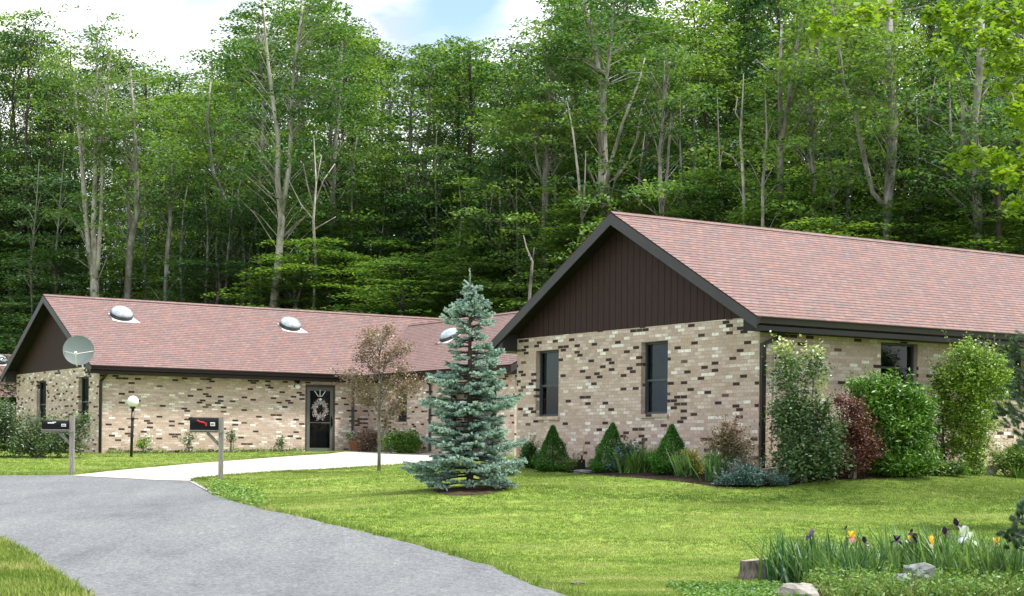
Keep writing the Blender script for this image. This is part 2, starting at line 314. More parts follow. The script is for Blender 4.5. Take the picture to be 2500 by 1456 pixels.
def barkmat(name, a, b, c):
    m, n, l, o = newmat(name); g = n.new('ShaderNodeTexCoord').outputs['Object']
    f = noise(n, l, g, 3.0, 6, .7, (1, 1, .35)); r = ramp(n, [(.32, a), (.5, b), (.68, c)]); l.new(f, r.inputs[0])
    f2 = noise(n, l, g, 9, 4, .7, (1, 1, .25)); principled(n, l, o, r.outputs[0], .9, 0, f2, .8, .03, .15); return m

M = dict(
    brick=brickmat(), shingle=shinglemat(), siding=sidingmat(), asphalt=asphaltmat(), concrete=concretemat(), ground=groundmat(), grass=grassmat(), glass=glassmat(),
    mulch=soilmat('mulch', (.018, .012, .009), (.055, .038, .028)), gravel=soilmat('gravel', (.20, .19, .17), (.62, .60, .55), 40),
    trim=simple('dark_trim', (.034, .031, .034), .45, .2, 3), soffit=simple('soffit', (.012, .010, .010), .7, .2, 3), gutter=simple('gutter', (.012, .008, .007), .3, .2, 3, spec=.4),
    frame=simple('window_frame', (.045, .058, .065), .4, .15, 4), doorframe=simple('door_frame', (.115, .125, .115), .45, .12, 4),
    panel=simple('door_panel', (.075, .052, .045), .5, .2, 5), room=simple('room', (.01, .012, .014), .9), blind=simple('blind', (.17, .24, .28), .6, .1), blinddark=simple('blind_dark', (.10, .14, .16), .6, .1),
    white=simple('white', (.8, .8, .78), .4, .06), globe=simple('globe_glass', (.82, .82, .80), .25, .04), black=simple('black_metal', (.004, .0045, .005), .42, .2, spec=.2),
    weathered=simple('weathered_wood', (.25, .235, .21), .85, .35, 9, vscale=(4, 4, .5), bs=.5), red=simple('red', (.45, .02, .02), .4), galv=simple('galvanised', (.75, .77, .78), .35, .15, 8, metal=.2),
    dome=simple('dome', (.42, .50, .54), .05, .5, 5, spec=1.0), ring=simple('dome_ring', (.045, .045, .05), .5), dish=simple('dish', (.13, .16, .155), .5, .08, 2), mulchring=soilmat('mulch_ring', (.035, .022, .016), (.11, .075, .05)),
    terracotta=simple('terracotta', (.30, .11, .055), .7, .2), rock=simple('rock', (.27, .25, .225), .9, .6, 4, bs=.9), rockgrey=simple('rock_grey', (.19, .20, .20), .9, .45, 5, bs=.9),
    stump=simple('stump_bark', (.15, .125, .11), .95, .7, 12, vscale=(3, 3, .6), bs=1), cut=simple('stump_cut', (.33, .27, .21), .9, .3, 10),
    stump_wood=simple('handle_wood', (.42, .26, .12), .6, .2), brownwood=simple('brown_wood', (.09, .05, .035), .6, .2), orange=simple('orange', (.65, .25, .10), .5), blue=simple('blue', (.05, .10, .45), .5),
    bark=barkmat('bark_grey', (.075, .068, .058), (.20, .185, .165), (.38, .36, .33)), barkpale=barkmat('bark_pale', (.14, .12, .10), (.36, .33, .29), (.60, .57, .51)), barkdark=barkmat('bark_dark', (.02, .017, .013), (.06, .05, .042), (.13, .115, .10)),
    leaf=leafmat('leaf_forest', [(.022, .068, .030), (.046, .122, .042), (.086, .182, .048), (.18, .28, .06)], .38, .5, .025, .6),
    leafdark=leafmat('leaf_forest_dark', [(.016, .050, .026), (.032, .085, .040), (.056, .12, .045), (.095, .17, .05)], .30, .5, .025, .6),
    leaflime=leafmat('leaf_forest_lime', [(.036, .092, .026), (.070, .155, .036), (.13, .24, .048), (.25, .36, .07)], .40, .5, .025, .6),
    leafbright=leafmat('leaf_maple', [(.07, .15, .012), (.13, .24, .018), (.22, .34, .025), (.34, .44, .05)], .45),
    needle=leafmat('needle_blue', [(.12, .23, .205), (.28, .43, .38), (.46, .61, .55), (.62, .75, .69)], .1, 3.0, .05),
    needledark=leafmat('needle_blue_old', [(.012, .035, .030), (.03, .07, .06), (.06, .12, .10), (.12, .20, .17)], .08, 3.0, .04),
    needlegreen=leafmat('needle_green', [(.012, .050, .010), (.026, .095, .014), (.055, .16, .020), (.09, .24, .035)], .2, 4, .015),
    pine=leafmat('needle_pine', [(.012, .035, .018), (.025, .06, .03), (.05, .10, .045), (.09, .15, .07)], .15, 2),
    shrub=leafmat('leaf_shrub', [(.018, .05, .015), (.045, .11, .02), (.10, .20, .03), (.20, .31, .05)], .35, 2.5),
    shrubgloss=leafmat('leaf_variegated', [(.010, .034, .016), (.025, .065, .026), (.07, .14, .05), (.24, .34, .16)], .2, 2.0, .03, .5),
    shrubtop=leafmat('leaf_pale', [(.10, .17, .04), (.25, .34, .09), (.42, .50, .20), (.6, .62, .36)], .35, 2.0, .1),
    lime=leafmat('leaf_lime', [(.03, .085, .012), (.08, .18, .022), (.19, .33, .035), (.38, .52, .08)], .3, 1.8),
    yew=leafmat('leaf_yew', [(.014, .052, .010), (.035, .115, .014), (.08, .205, .020), (.17, .33, .03)], .2, 2.0),
    redleaf=leafmat('leaf_red', [(.025, .010, .010), (.065, .024, .020), (.13, .045, .034), (.28, .11, .08)], .2, 3),
    brownleaf=leafmat('leaf_bronze', [(.085, .045, .035), (.17, .10, .075), (.25, .165, .12), (.25, .20, .12)], .25, 2),
    greyleaf=leafmat('leaf_grey_green', [(.025, .055, .02), (.06, .11, .04), (.11, .17, .065), (.20, .26, .12)], .3, 1.5),
    yellowleaf=leafmat('leaf_yellow', [(.2, .18, .02), (.4, .35, .04), (.55, .48, .08)], .35, 3), iris=leafmat('leaf_iris', [(.022, .075, .035), (.05, .13, .05), (.10, .20, .07), (.20, .31, .11)], .3, 1.5, .025),
    juniper=leafmat('needle_juniper', [(.012, .045, .038), (.03, .085, .07), (.06, .13, .11), (.12, .21, .18)], .1, 4), weed=leafmat('leaf_weed', [(.03, .085, .018), (.07, .155, .03), (.13, .24, .05), (.24, .34, .10)], .3, 1.5, .02),
    pyellow=leafmat('petal_yellow', [(.75, .42, .03), (.85, .55, .05)], .3), pdark=leafmat('petal_dark', [(.012, .006, .015), (.025, .01, .03)], .15), ppurple=leafmat('petal_purple', [(.16, .08, .30), (.28, .15, .42)], .3), pwhite=leafmat('petal_white', [(.45, .52, .56), (.7, .75, .78)], .3), pplum=leafmat('petal_plum', [(.22, .07, .09), (.40, .18, .16)], .3),
    wreath=leafmat('wreath_twig', [(.25, .20, .20), (.5, .42, .42), (.75, .70, .70)], .1, 20),
)
# ------------------------------------------------------------------ ground, road, driveway, bed
def spaced(lo, a, b, hi, fine, k=1.25):
    c = list(np.arange(a, b + 1e-6, fine)); s = fine; x = c[-1]
    while x < hi: s *= k; x += s; c.append(x)
    s = fine; x = c[0]
    while x > lo: s *= k; x -= s; c.insert(0, x)
    return np.array(c)
gx = spaced(-500, -24, 24, 500, .4); gy = spaced(-200, 14, 64, 700, .4)
GX, GY = np.meshgrid(gx, gy); GZ = hgt(GX.ravel(), GY.ravel())
V = np.stack([GX.ravel(), GY.ravel(), GZ], 1); nx, ny = len(gx), len(gy)
I = np.arange(ny - 1)[:, None] * nx + np.arange(nx - 1)[None]; Fq = np.stack([I, I + 1, I + nx + 1, I + nx], -1).reshape(-1, 4)
tag(np_obj('ground', V, Fq, M['ground'], smooth=True), kind='structure')
def smooth_poly(pts, it=2):
    for _ in range(it):
        q = []
        for i in range(len(pts)):
            a = pts[i]; b = pts[(i + 1) % len(pts)]
            q += [(a[0] * .75 + b[0] * .25, a[1] * .75 + b[1] * .25), (a[0] * .25 + b[0] * .75, a[1] * .25 + b[1] * .75)]
        pts = q
    return pts
def inside(poly, X, Y):
    r = np.zeros(np.shape(X), bool); n = len(poly)
    for i in range(n):
        x0, y0 = poly[i]; x1, y1 = poly[(i + 1) % n]
        if y0 == y1: continue
        c = ((y0 > Y) != (y1 > Y)) & (X < (x1 - x0) * (Y - y0) / (y1 - y0) + x0); r ^= c
    return r
def sheet(name, poly, mat, lift, step=.4):
    P = np.array(poly); a = (P[:, 0] * np.roll(P[:, 1], -1) - P[:, 1] * np.roll(P[:, 0], -1)).sum()
    if a < 0: poly = poly[::-1]; P = P[::-1]
    X, Y = np.meshgrid(np.arange(P[:, 0].min(), P[:, 0].max(), step), np.arange(P[:, 1].min(), P[:, 1].max(), step)); X = X.ravel(); Y = Y.ravel()
    m = inside(poly, X, Y); vs = [Vector(p) for p in poly] + [Vector((x, y)) for x, y in zip(X[m], Y[m])]; n = len(poly)
    r = delaunay_2d_cdt(vs, [], [list(range(n))], 1, 1e-5); vv = np.array([(v.x, v.y) for v in r[0]])
    z = hgt(vv[:, 0], vv[:, 1]) + lift
    o = np_obj(name, np.column_stack([vv, z]), np.array([list(f) for f in r[2]]), mat, smooth=True); tag(o, kind='structure'); return poly
def g2(px, py): p = gp(px, py); return (p.x, p.y)
road_px = [(1500, 1500), (1385, 1456), (1200, 1385), (1000, 1328), (800, 1281), (640, 1246), (540, 1216), (497, 1192), (462, 1174), (380, 1172), (290, 1167), (180, 1161), (60, 1162)]
left_px = [(0, 1322), (60, 1350), (130, 1400), (215, 1456), (300, 1500)]
r0 = g2(60, 1162); l0 = g2(0, 1322)
road = [g2(*p) for p in road_px] + [(r0[0] - 6, r0[1] + .6), (-40, 37), (-40, 24), (-20, 24.6), (l0[0] - 3, l0[1] + .8)] + [g2(*p) for p in left_px] + [(-2.2, 12), (-1, 2), (4, 2), (3, 12)]
def rough(poly, step=.22, amp=.014):
    out_ = []; rj = random.Random(8)
    for i in range(len(poly)):
        a = poly[i]; b = poly[(i + 1) % len(poly)]; L_ = math.dist(a, b)
        if not (16 < a[1] < 45 and abs(a[0]) < 16): out_.append(a); continue
        n_ = max(1, int(L_ / step))
        for k in range(n_):
            t = k / n_; out_.append((a[0] + (b[0] - a[0]) * t + rj.gauss(0, amp), a[1] + (b[1] - a[1]) * t + rj.gauss(0, amp)))
    return out_
road = rough(road)
ROAD = sheet('road', road, M['asphalt'], .010)
drive = [g2(172, 1163), g2(300, 1149), g2(470, 1134), g2(650, 1120), g2(800, 1110)]
IN = CL + CA * 9.28
drive += [(IN.x - .5, IN.y - 1.1), (IN.x - .1, IN.y - .4)]
pe = IN - CB * 8.3; drive += [(pe.x - .1, pe.y), g2(1010, 1134), g2(900, 1141), g2(700, 1152), g2(560, 1162), g2(480, 1170), g2(462, 1176), g2(380, 1174), g2(290, 1169)]
DRIVE = sheet('driveway', drive, M['concrete'], .018)
_q = CR + CB * 9.5 - CA * .9
bedpx = [(1262, 1139), (1310, 1149), (1420, 1157), (1500, 1165), (1600, 1172), (1700, 1182), (1750, 1190), (1850, 1193), (1930, 1186), (2000, 1176), (2150, 1170), (2300, 1163), (2420, 1152), (2600, 1150)]
b1 = CR + CA * 12 + CB * .5; b2 = CR + CB * .5 + CA * .5; b3 = CR + CB * 8.2 + CA * .5
bed = [g2(*p) for p in bedpx] + [(b1.x, b1.y), (b2.x, b2.y), (b3.x, b3.y)]
BED = sheet('planting_bed', bed, M['mulch'], .012)
sheet('gravel_patch', [g2(*p) for p in [(462, 1178), (500, 1180), (520, 1192), (535, 1210), (515, 1206), (488, 1192)]], M['gravel'], .022, .1)
tr = at(1147, 1200, 29.3)
ring = [(tr.x + .62 * math.cos(t) * (1 + .12 * math.sin(3 * t)), tr.y - .35 + .75 * math.sin(t)) for t in np.linspace(0, 2 * math.pi, 24, endpoint=False)]
RING = sheet('mulch_ring', ring, M['mulchring'], .014, .2)
irisbed = [(2.9, 18.0), (3.1, 19.6), (3.15, 21.0), (4.6, 21.3), (6.5, 21.2), (8.5, 20.6), (8.5, 17)]
sheet('flower_bed', irisbed, soilmat('bed_soil', (.03, .035, .012), (.08, .085, .03)), .012)

def rects(C, u0, u1, v0, v1):
    return [tuple((C + CA * a + CB * b)[:2]) for a, b in ((u0, v0), (u1, v0), (u1, v1), (u0, v1))]
BLD = [rects(CR, 0, 24, 0, 8), rects(CL, 0, 15, 0, 8.4), rects(CL, 9.28, 16.3, -8.8, 0)]
# ------------------------------------------------------------------ grass
rng = np.random.default_rng(5)
def blades(X, Y, length, width, lean, k, name, mat, spread, label=None):
    n = len(X); X = np.repeat(X, k) + rng.normal(0, spread, n * k); Y = np.repeat(Y, k) + rng.normal(0, spread, n * k)
    ok = ~(inside(ROAD, X, Y) | inside(DRIVE, X, Y)) ; X = X[ok]; Y = Y[ok]; m = len(X)
    Lb = (np.repeat(length, k)[ok] if np.ndim(length) else length) * rng.uniform(.55, 1.25, m); a = rng.uniform(0, 2 * np.pi, m)
    le = rng.uniform(.25, 1, m) * lean; Z = hgt(X, Y) - .004
    wv = (np.repeat(width, k)[ok] if np.ndim(width) else width); b = a + np.pi / 2 + rng.normal(0, .5, m)
    B = np.stack([X, Y, Z], 1); D = np.stack([np.cos(a) * le, np.sin(a) * le, np.sqrt(np.maximum(.04, 1 - le ** 2))], 1) * Lb[:, None]
    Wv = np.stack([np.cos(b), np.sin(b), 0 * b], 1) * (wv / 2 * np.ones(m))[:, None]
    mid = B + D * .55 + np.array([0, 0, .12]) * Lb[:, None]
    V = np.stack([B - Wv, B + Wv, mid + Wv * .8, B + D, mid - Wv * .8], 1).reshape(-1, 3); Fc = (np.arange(m) * 5)[:, None] + np.arange(5)[None]
    return tag(np_obj(name, V, Fc, mat), label, 'grass' if label else None, kind='stuff')
def sample(n, y0, y1, pxlo=-500, pxhi=3100):
    # uniform in the picture's depth: density falls with distance
    u = rng.uniform(0, 1, n); Y = 1 / (1 / y0 + u * (1 / y1 - 1 / y0)); X = (rng.uniform(pxlo, pxhi, n) - 1250) / F * Y
    ok = ~(inside(BED, X, Y))
    for b in BLD: ok &= ~inside(b, X, Y)
    ok &= ~inside(irisbed, X, Y) & ~inside(RING, X, Y) & ~inside(ROAD, X, Y) & ~inside(DRIVE, X, Y)
    return X[ok], Y[ok]
X, Y = sample(215000, 17.0, 60)
blades(X, Y, .018 + .00045 * Y, .0045 + .00020 * Y, .93, 7, 'lawn_grass', M['grass'], .035, 'mown yellow-green lawn grass around both brick houses')
# longer fringe along the asphalt and driveway edges
def fringe(poly, n, off, L, nm, lab):
    P = np.array(poly); Q = np.roll(P, -1, 0); l = np.hypot(*(Q - P).T); i = rng.choice(len(P), n, p=l / l.sum()); t = rng.uniform(0, 1, (n, 1))
    p = P[i] * (1 - t) + Q[i] * t + rng.normal(0, off, (n, 2)); ok = (p[:, 1] > 16) & (p[:, 1] < 60) & (np.abs(p[:, 0]) < .33 * p[:, 1]) & ~inside(ROAD, p[:, 0], p[:, 1]) & ~inside(DRIVE, p[:, 0], p[:, 1])
    for b in BLD: ok &= ~inside(b, p[:, 0], p[:, 1])
    p = p[ok]; return blades(p[:, 0], p[:, 1], L, .009, .7, 4, nm, M['grass'], .025, lab)
fringe(ROAD, 16000, .10, .085, 'edge_grass', 'longer ragged grass fringe along the asphalt edge')
fringe(DRIVE, 9000, .07, .065, 'edge_grass', 'short grass fringe beside the pale concrete driveway')
u = rng.uniform(0, 1, 5000); px = rng.uniform(-30, 230, 5000); py = rng.uniform(1320, 1470, 5000); YY = []
X = rng.uniform(-8, -4, 9000); Y = rng.uniform(18, 25.5, 9000); ok = ~inside(ROAD, X, Y)
blades(X[ok], Y[ok], .13, .011, .7, 5, 'verge_grass', grassmat('verge_blade', 1.08), .05, 'long bright grass clump in the left foreground corner')

# ------------------------------------------------------------------ buildings
T28 = math.tan(math.radians(28))
def wall_grid(mb, u0, u1, z0, z1, holes, P, uvoff=0, rev=.17):
    us = sorted({u0, u1, *[h[0] for h in holes], *[h[1] for h in holes]}); zs = sorted({z0, z1, *[h[2] for h in holes], *[h[3] for h in holes]})
    for a, b in zip(us, us[1:]):
        for c, d in zip(zs, zs[1:]):
            if any(h[0] <= a and b <= h[1] and h[2] <= c and d <= h[3] for h in holes): continue
            mb.face([P(a, 0, c), P(b, 0, c), P(b, 0, d), P(a, 0, d)], [(a + uvoff, c), (b + uvoff, c), (b + uvoff, d), (a + uvoff, d)])
    for a, b, c, d in holes:
        mb.face([P(a, 0, c), P(a, 0, d), P(a, rev, d), P(a, rev, c)], [(a + uvoff, c), (a + uvoff, d), (a + uvoff + rev, d), (a + uvoff + rev, c)])
        mb.face([P(b, 0, c), P(b, rev, c), P(b, rev, d), P(b, 0, d)], [(b + uvoff, c), (b + uvoff + rev, c), (b + uvoff + rev, d), (b + uvoff, d)])
        mb.face([P(a, 0, d), P(b, 0, d), P(b, rev, d), P(a, rev, d)], [(a, d), (b, d), (b, d + rev), (a, d + rev)])
        mb.face([P(a, 0, c), P(a, rev, c), P(b, rev, c), P(b, 0, c)], [(a, c), (a, c + rev), (b, c + rev), (b, c)])
def pbox(mb, P, a, b):
    x0, x1 = sorted((a[0], b[0])); y0, y1 = sorted((a[1], b[1])); z0, z1 = sorted((a[2], b[2]))
    Q = [P(x0, y0, z0), P(x1, y0, z0), P(x1, y1, z0), P(x0, y1, z0), P(x0, y0, z1), P(x1, y0, z1), P(x1, y1, z1), P(x0, y1, z1)]
    for q in ((0, 3, 2, 1), (4, 5, 6, 7), (0, 1, 5, 4), (1, 2, 6, 5), (2, 3, 7, 6), (3, 0, 4, 7)): mb.face([Q[i] for i in q], [(Q[i][0] + Q[i][1], Q[i][2]) for i in q])
def window(root, P, a, b, c, d, blind=0.0, half=True, lab=None):
    mb = MB(); t = .045; y0, y1 = .105, .16
    for q in ((a, c, a + t, d), (b - t, c, b, d), (a + t, d - t, b - t, d), (a + t, c, b - t, c + t)): pbox(mb, P, (q[0], y0, q[1]), (q[2], y1, q[3]))
    zm = c + (d - c) * .47
    if half: pbox(mb, P, (a + t, y0 + .012, zm - .022), (b - t, y1 - .012, zm + .022))
    for q in ((a + t, c + t, a + t + .03, zm - .022), (b - t - .03, c + t, b - t, zm - .022)): pbox(mb, P, (q[0], y0 + .02, q[1]), (q[2], y1 - .01, q[3]))
    wf = mb.build('window', M['frame'], root)
    if lab: wf['label'] = lab
    g = MB(); g.face([P(a + t, .142, c + t), P(b - t, .142, c + t), P(b - t, .142, d - t), P(a + t, .142, d - t)]); g.build('pane', M['glass'], wf)
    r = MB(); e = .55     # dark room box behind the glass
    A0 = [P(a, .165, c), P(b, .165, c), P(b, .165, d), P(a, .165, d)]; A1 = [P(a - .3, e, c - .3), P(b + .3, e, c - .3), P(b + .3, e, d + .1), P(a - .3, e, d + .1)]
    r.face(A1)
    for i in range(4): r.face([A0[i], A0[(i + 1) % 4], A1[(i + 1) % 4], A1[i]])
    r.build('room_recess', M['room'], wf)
    if blind:
        bl = MB(); z = d - t; zb = d - (d - c) * blind
        while z > zb:
            bl.face([P(a + t, .19, z), P(b - t, .19, z), P(b - t, .21, z - .028), P(a + t, .21, z - .028)]); z -= .031
        bl.build('blind', M['blinddark' if not half else 'blind'], wf)
    sl = MB(); pbox(sl, P, (a - .05, -.045, c - .075), (b + .05, .05, c - .004)); sl.build('sill', M['brick'], wf)
def downspout(root, P, u, z0, z1, dx=.16):
    m = MB(); m.tube([P(u, -.38, z1 + .1), P(u, -.32, z1 - .02), P(u - dx * .2, -.14, z1 - .16), P(u - dx, -.06, z1 - .26), P(u - dx, -.06, z0 + .12), P(u - dx, -.06, z0 + .04)], .058, 4)
    m.build('downspout', M['gutter'], root)
def roof_local(root, L, W, ez, ov, u0=None, front_end=None):
    """gable roof over local (0..L, 0..W); eave top height ez"""
    u0 = -ov; u1 = L + ov; rz = ez + (W / 2 + ov) * T28; sl = (W / 2 + ov) / math.cos(math.radians(28))
    m = MB()
    m.face([(u0, -ov, ez), (u1, -ov, ez), (u1, W / 2, rz), (u0, W / 2, rz)], [(u0, 0), (u1, 0), (u1, sl), (u0, sl)])
    m.face([(u0, W / 2, rz), (u1, W / 2, rz), (u1, W + ov, ez), (u0, W + ov, ez)], [(u0, sl + 9), (u1, sl + 9), (u1, 9), (u0, 9)])
    for uu in (u0, u1):
        for v0, z0, v1, z1 in ((-ov, ez, W / 2, rz), (W / 2, rz, W + ov, ez)): m.face([(uu, v0, z0), (uu, v1, z1), (uu, v1, z1 - .028), (uu, v0, z0 - .028)])
    m.face([(u0, -ov, ez), (u1, -ov, ez), (u1, -ov, ez - .028), (u0, -ov, ez - .028)])
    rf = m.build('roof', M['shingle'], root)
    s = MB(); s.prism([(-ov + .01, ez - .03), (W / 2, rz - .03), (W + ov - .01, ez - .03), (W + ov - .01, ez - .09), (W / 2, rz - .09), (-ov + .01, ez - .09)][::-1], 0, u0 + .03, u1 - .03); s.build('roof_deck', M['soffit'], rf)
    c = MB(); c.prism([(W / 2 - .14, rz - .14 * T28 + .012), (W / 2, rz + .022), (W / 2 + .14, rz - .14 * T28 + .012), (W / 2, rz + .001)], 0, u0 - .01, u1 + .01); c.build('ridge_cap', M['shingle'], rf)
    for (v0, z0, v1, z1) in ((-ov, ez, W / 2, rz), (W + ov, ez, W / 2, rz)):
        k = MB(); d = .20
        pr = [(v0, z0 - .03), (v1, z1 - .03), (v1, z1 - .03 - d * 1.13), (v0, z0 - .03 - d)]
        k.prism(pr, 0, u0 - .012, u0 + .02); k.build('rake_board', M['trim'], root)
    k = MB(); k.prism([(-ov, ez - .03), (W / 2, rz - .03), (W + ov, ez - .03), (W + ov, ez - .23), (W / 2, rz - .26), (-ov, ez - .23)], 0, u1 - .02, u1 + .012); k.build('rake_board', M['trim'], root)
    return rz
def house(name, label, C, z0, L, W, ez, bt, fh, gh, ov=.42, front_u=None, group=None):
    root = empty(name, (C.x, C.y, 0), ANG); tag(root, label, 'house', group)
    ft = ez - .24; Lf = front_u or L
    m = MB(); Pf = lambda u, d, z: (u, d, z); wall_grid(m, 0, Lf, z0, ft, fh, Pf); m.build('front_wall', M['brick'], root)
    m = MB(); Pg = lambda u, d, z: (d, W - u, z)
    wall_grid(m, 0, W, z0, bt, gh, Pg, 3.3); m.face([(0, 0, bt), (0, W, bt), (.1, W, bt), (.1, 0, bt)]); m.build('gable_wall', M['brick'], root)
    m = MB(); m.face([(0, W, z0), (L, W, z0), (L, W, ft), (0, W, ft)], [(0, z0), (L, z0), (L, ft), (0, ft)]); m.build('back_wall', M['brick'], root)
    m = MB(); m.face([(L, 0, z0), (L, W, z0), (L, W, bt), (L, 0, bt)], [(0, z0), (W, z0), (W, bt), (0, bt)]); m.build('end_wall', M['brick'], root)
    rz = roof_local(root, L, W, ez, ov)
    top = lambda v: ez - .095 + (min(v, W - v) + ov) * T28
    for uu in (.014, L - .014):
        g = MB(); pts = [(0, bt), (W, bt), (W, top(W)), (W / 2, top(W / 2)), (0, top(0))]
        g.face([(uu, p[0], p[1]) for p in pts], [(p[0], p[1]) for p in pts]); g.build('gable_siding', M['siding'], root)
    # boxed eaves
    for s in (0, 1):
        f = (lambda v: v) if s == 0 else (lambda v: W - v)
        ue = L + ov - .03 if (s or not front_u) else front_u - ov
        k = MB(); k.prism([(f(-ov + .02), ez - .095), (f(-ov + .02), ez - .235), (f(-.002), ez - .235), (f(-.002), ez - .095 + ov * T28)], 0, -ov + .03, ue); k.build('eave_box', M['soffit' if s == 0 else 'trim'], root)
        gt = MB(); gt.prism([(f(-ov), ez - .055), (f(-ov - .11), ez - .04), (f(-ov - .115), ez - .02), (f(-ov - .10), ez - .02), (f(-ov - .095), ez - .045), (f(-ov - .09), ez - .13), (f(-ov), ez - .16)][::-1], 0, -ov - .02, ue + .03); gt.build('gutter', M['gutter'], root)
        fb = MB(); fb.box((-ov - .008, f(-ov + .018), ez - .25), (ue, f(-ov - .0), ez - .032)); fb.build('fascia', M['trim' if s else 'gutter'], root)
    return root
def rp(C, px, py, ez, ov=.42):     # point on the front slope of a roof seen at a pixel
    a, b = ray(px, py); k = (a * CB.x + CB.y) * T28; Y = (EYE - ez + (C.x * CB.x + C.y * CB.y) * T28 - ov * T28) / (k - b)
    p = Vector((a * Y, Y, EYE + b * Y)); d = p - Vector((C.x, C.y, 0)); return (d.dot(CA), d.dot(CB), p.z)
def skylight(root, q, rotz=0, sc_=1.0):
    R = Matrix.Rotation(rotz, 4, 'Z') @ Matrix.Rotation(math.radians(28), 4, 'X')
    m = MB(); m.lathe([(.42 * sc_, .01), (.42 * sc_, .13 * sc_), (.40 * sc_, .15 * sc_)], k=28); o = m.build('skylight', M['ring'], root); o.matrix_local = Matrix.Translation(q) @ R
    m = MB(); m.lathe([(.40 * sc_, .14 * sc_), (.405 * sc_, .17 * sc_), (.37 * sc_, .25 * sc_), (.29 * sc_, .32 * sc_), (.17 * sc_, .365 * sc_), (.05 * sc_, .38 * sc_)], k=28); m.build('dome', M['dome'], o, smooth=True)
    m = MB(); m.prism([(-.43 * sc_, -.40 * sc_), (-.2 * sc_, -.50 * sc_), (.57 * sc_, -.50 * sc_), (.45 * sc_, -.1 * sc_), (.42 * sc_, .25 * sc_), (-.42 * sc_, .25 * sc_)], 2, .004, .016); m.build('flashing', M['white'], o)

# right house
EZR = EYE + 2.505
def gh(C, W, px0, px1):      # gable hole columns -> (u from the far corner)
    a = on_line(px0, C, CB); b = on_line(px1, C, CB); return tuple(sorted((W - a, W - b)))
def fhc(C, px0, px1): return tuple(sorted((on_line(px0, C, CA), on_line(px1, C, CA))))
wz0, wz1 = EYE + .83, EYE + 2.25
h1 = (*gh(CR, 8, 1306, 1362), wz0, wz1); h2 = (*gh(CR, 8, 1563, 1628), wz0, wz1)
f1 = (*fhc(CR, 2148, 2238), EYE + 1.32, EYE + 2.22); f2 = (*fhc(CR, 2404, 2500), EYE + 1.2, EYE + 2.22); f3 = (11.5, 12.6, EYE + .83, EYE + 2.2)
RH = house('brick_house', 'near brick house on the right with dark brown gable siding and long pink shingle roof', CR, 1.0, 22, 8, EZR, EYE + 2.55, [f1, f2, f3], [h1, h2], .42, group='single-storey brick houses')
Pf = lambda u, d, z: (u, d, z); Pg8 = lambda u, d, z: (d, 8 - u, z)
window(RH, Pg8, *h1, blind=.5, lab='dark double-hung window nearer the left corner of the gable'); window(RH, Pg8, *h2, blind=1.0, lab='double-hung window with full blind in the middle of the gable')
window(RH, Pf, *f1, blind=0); window(RH, Pf, *f2, blind=0); window(RH, Pf, *f3)
downspout(RH, Pf, .32, 1.36, EZR - .2, .28)
cdt = MB(); cdt.tube([(.34, -.03, EYE + 2.0), (.34, -.03, EYE + .2)], .012, 5); cdt.build('conduit', M['galv'], RH)
# far-left complex
EZL = EYE + 2.58; WL = 8.4
g1 = (*gh(CL, WL, 88, 111), wz0, wz1 + .05); g3 = (*gh(CL, WL, 190, 215), wz0, wz1 + .05)
dz0, dz1 = 1.64, 3.84; dh = (*fhc(CL, 744, 817), 1.55, dz1)
LH = house('brick_house', 'farther tan brick house on the left with two roof domes and a wreathed door', CL, 1.2, 14.6, WL, EZL, EYE + 2.6, [dh], [g1, g3], .42, front_u=9.28, group='single-storey brick houses')
PgL = lambda u, d, z: (d, WL - u, z)
window(LH, PgL, *g1, blind=1.0); window(LH, PgL, *g3, blind=1.0)
downspout(LH, Pf, .12, 1.5, EZL - .2, .10); downspout(LH, Pf, on_line(857, CL, CA) + .12, 1.65, EZL - .2, .1)
# door
a, b, c, d = dh
m = MB()
for q in ((a, c, a + .07, d), (b - .07, c, b, d), (a + .07, d - .08, b - .07, d), (a + .07, c, b - .07, c + .09)): m.box((q[0], .0, q[1]), (q[2], .09, q[3]))
door = m.build('door', M['panel'], LH)
m = MB(); a2, b2, c2, d2 = a + .075, b - .075, c + .095, d - .085
for q in ((a2, c2, a2 + .10, d2), (b2 - .10, c2, b2, d2), (a2 + .1, d2 - .12, b2 - .1, d2), (a2 + .1, c2, b2 - .1, c2 + .12), (a2 + .1, 2.58, b2 - .1, 2.61)): m.box((q[0], .012, q[1]), (q[2], .045, q[3]))
m.build('storm_frame', M['doorframe'], door)
m = MB(); m.face([(a2 + .1, .035, c2 + .12), (b2 - .1, .035, c2 + .12), (b2 - .1, .035, d2 - .12), (a2 + .1, .035, d2 - .12)]); m.build('pane', M['glass'], door)
m = MB(); m.box((a + .05, .12, c), (b - .05, .16, d))
for i in (0, 1):
    for (z0_, z1_) in ((1.75, 2.5), (2.65, 3.4)):
        x0 = a + .2 + i * (b - a - .4) / 2 + .03; m.box((x0, .105, z0_), (x0 + (b - a) / 2 - .26, .125, z1_))
m.build('inner_panel', M['panel'], door)
m = MB(); m.box((b2 - .07, -.03, 2.5), (b2 - .03, .012, 2.72)); m.box((b2 - .07, -.03, 2.44), (b2 - .05, .0, 2.82)); m.build('handle', M['black'], door)
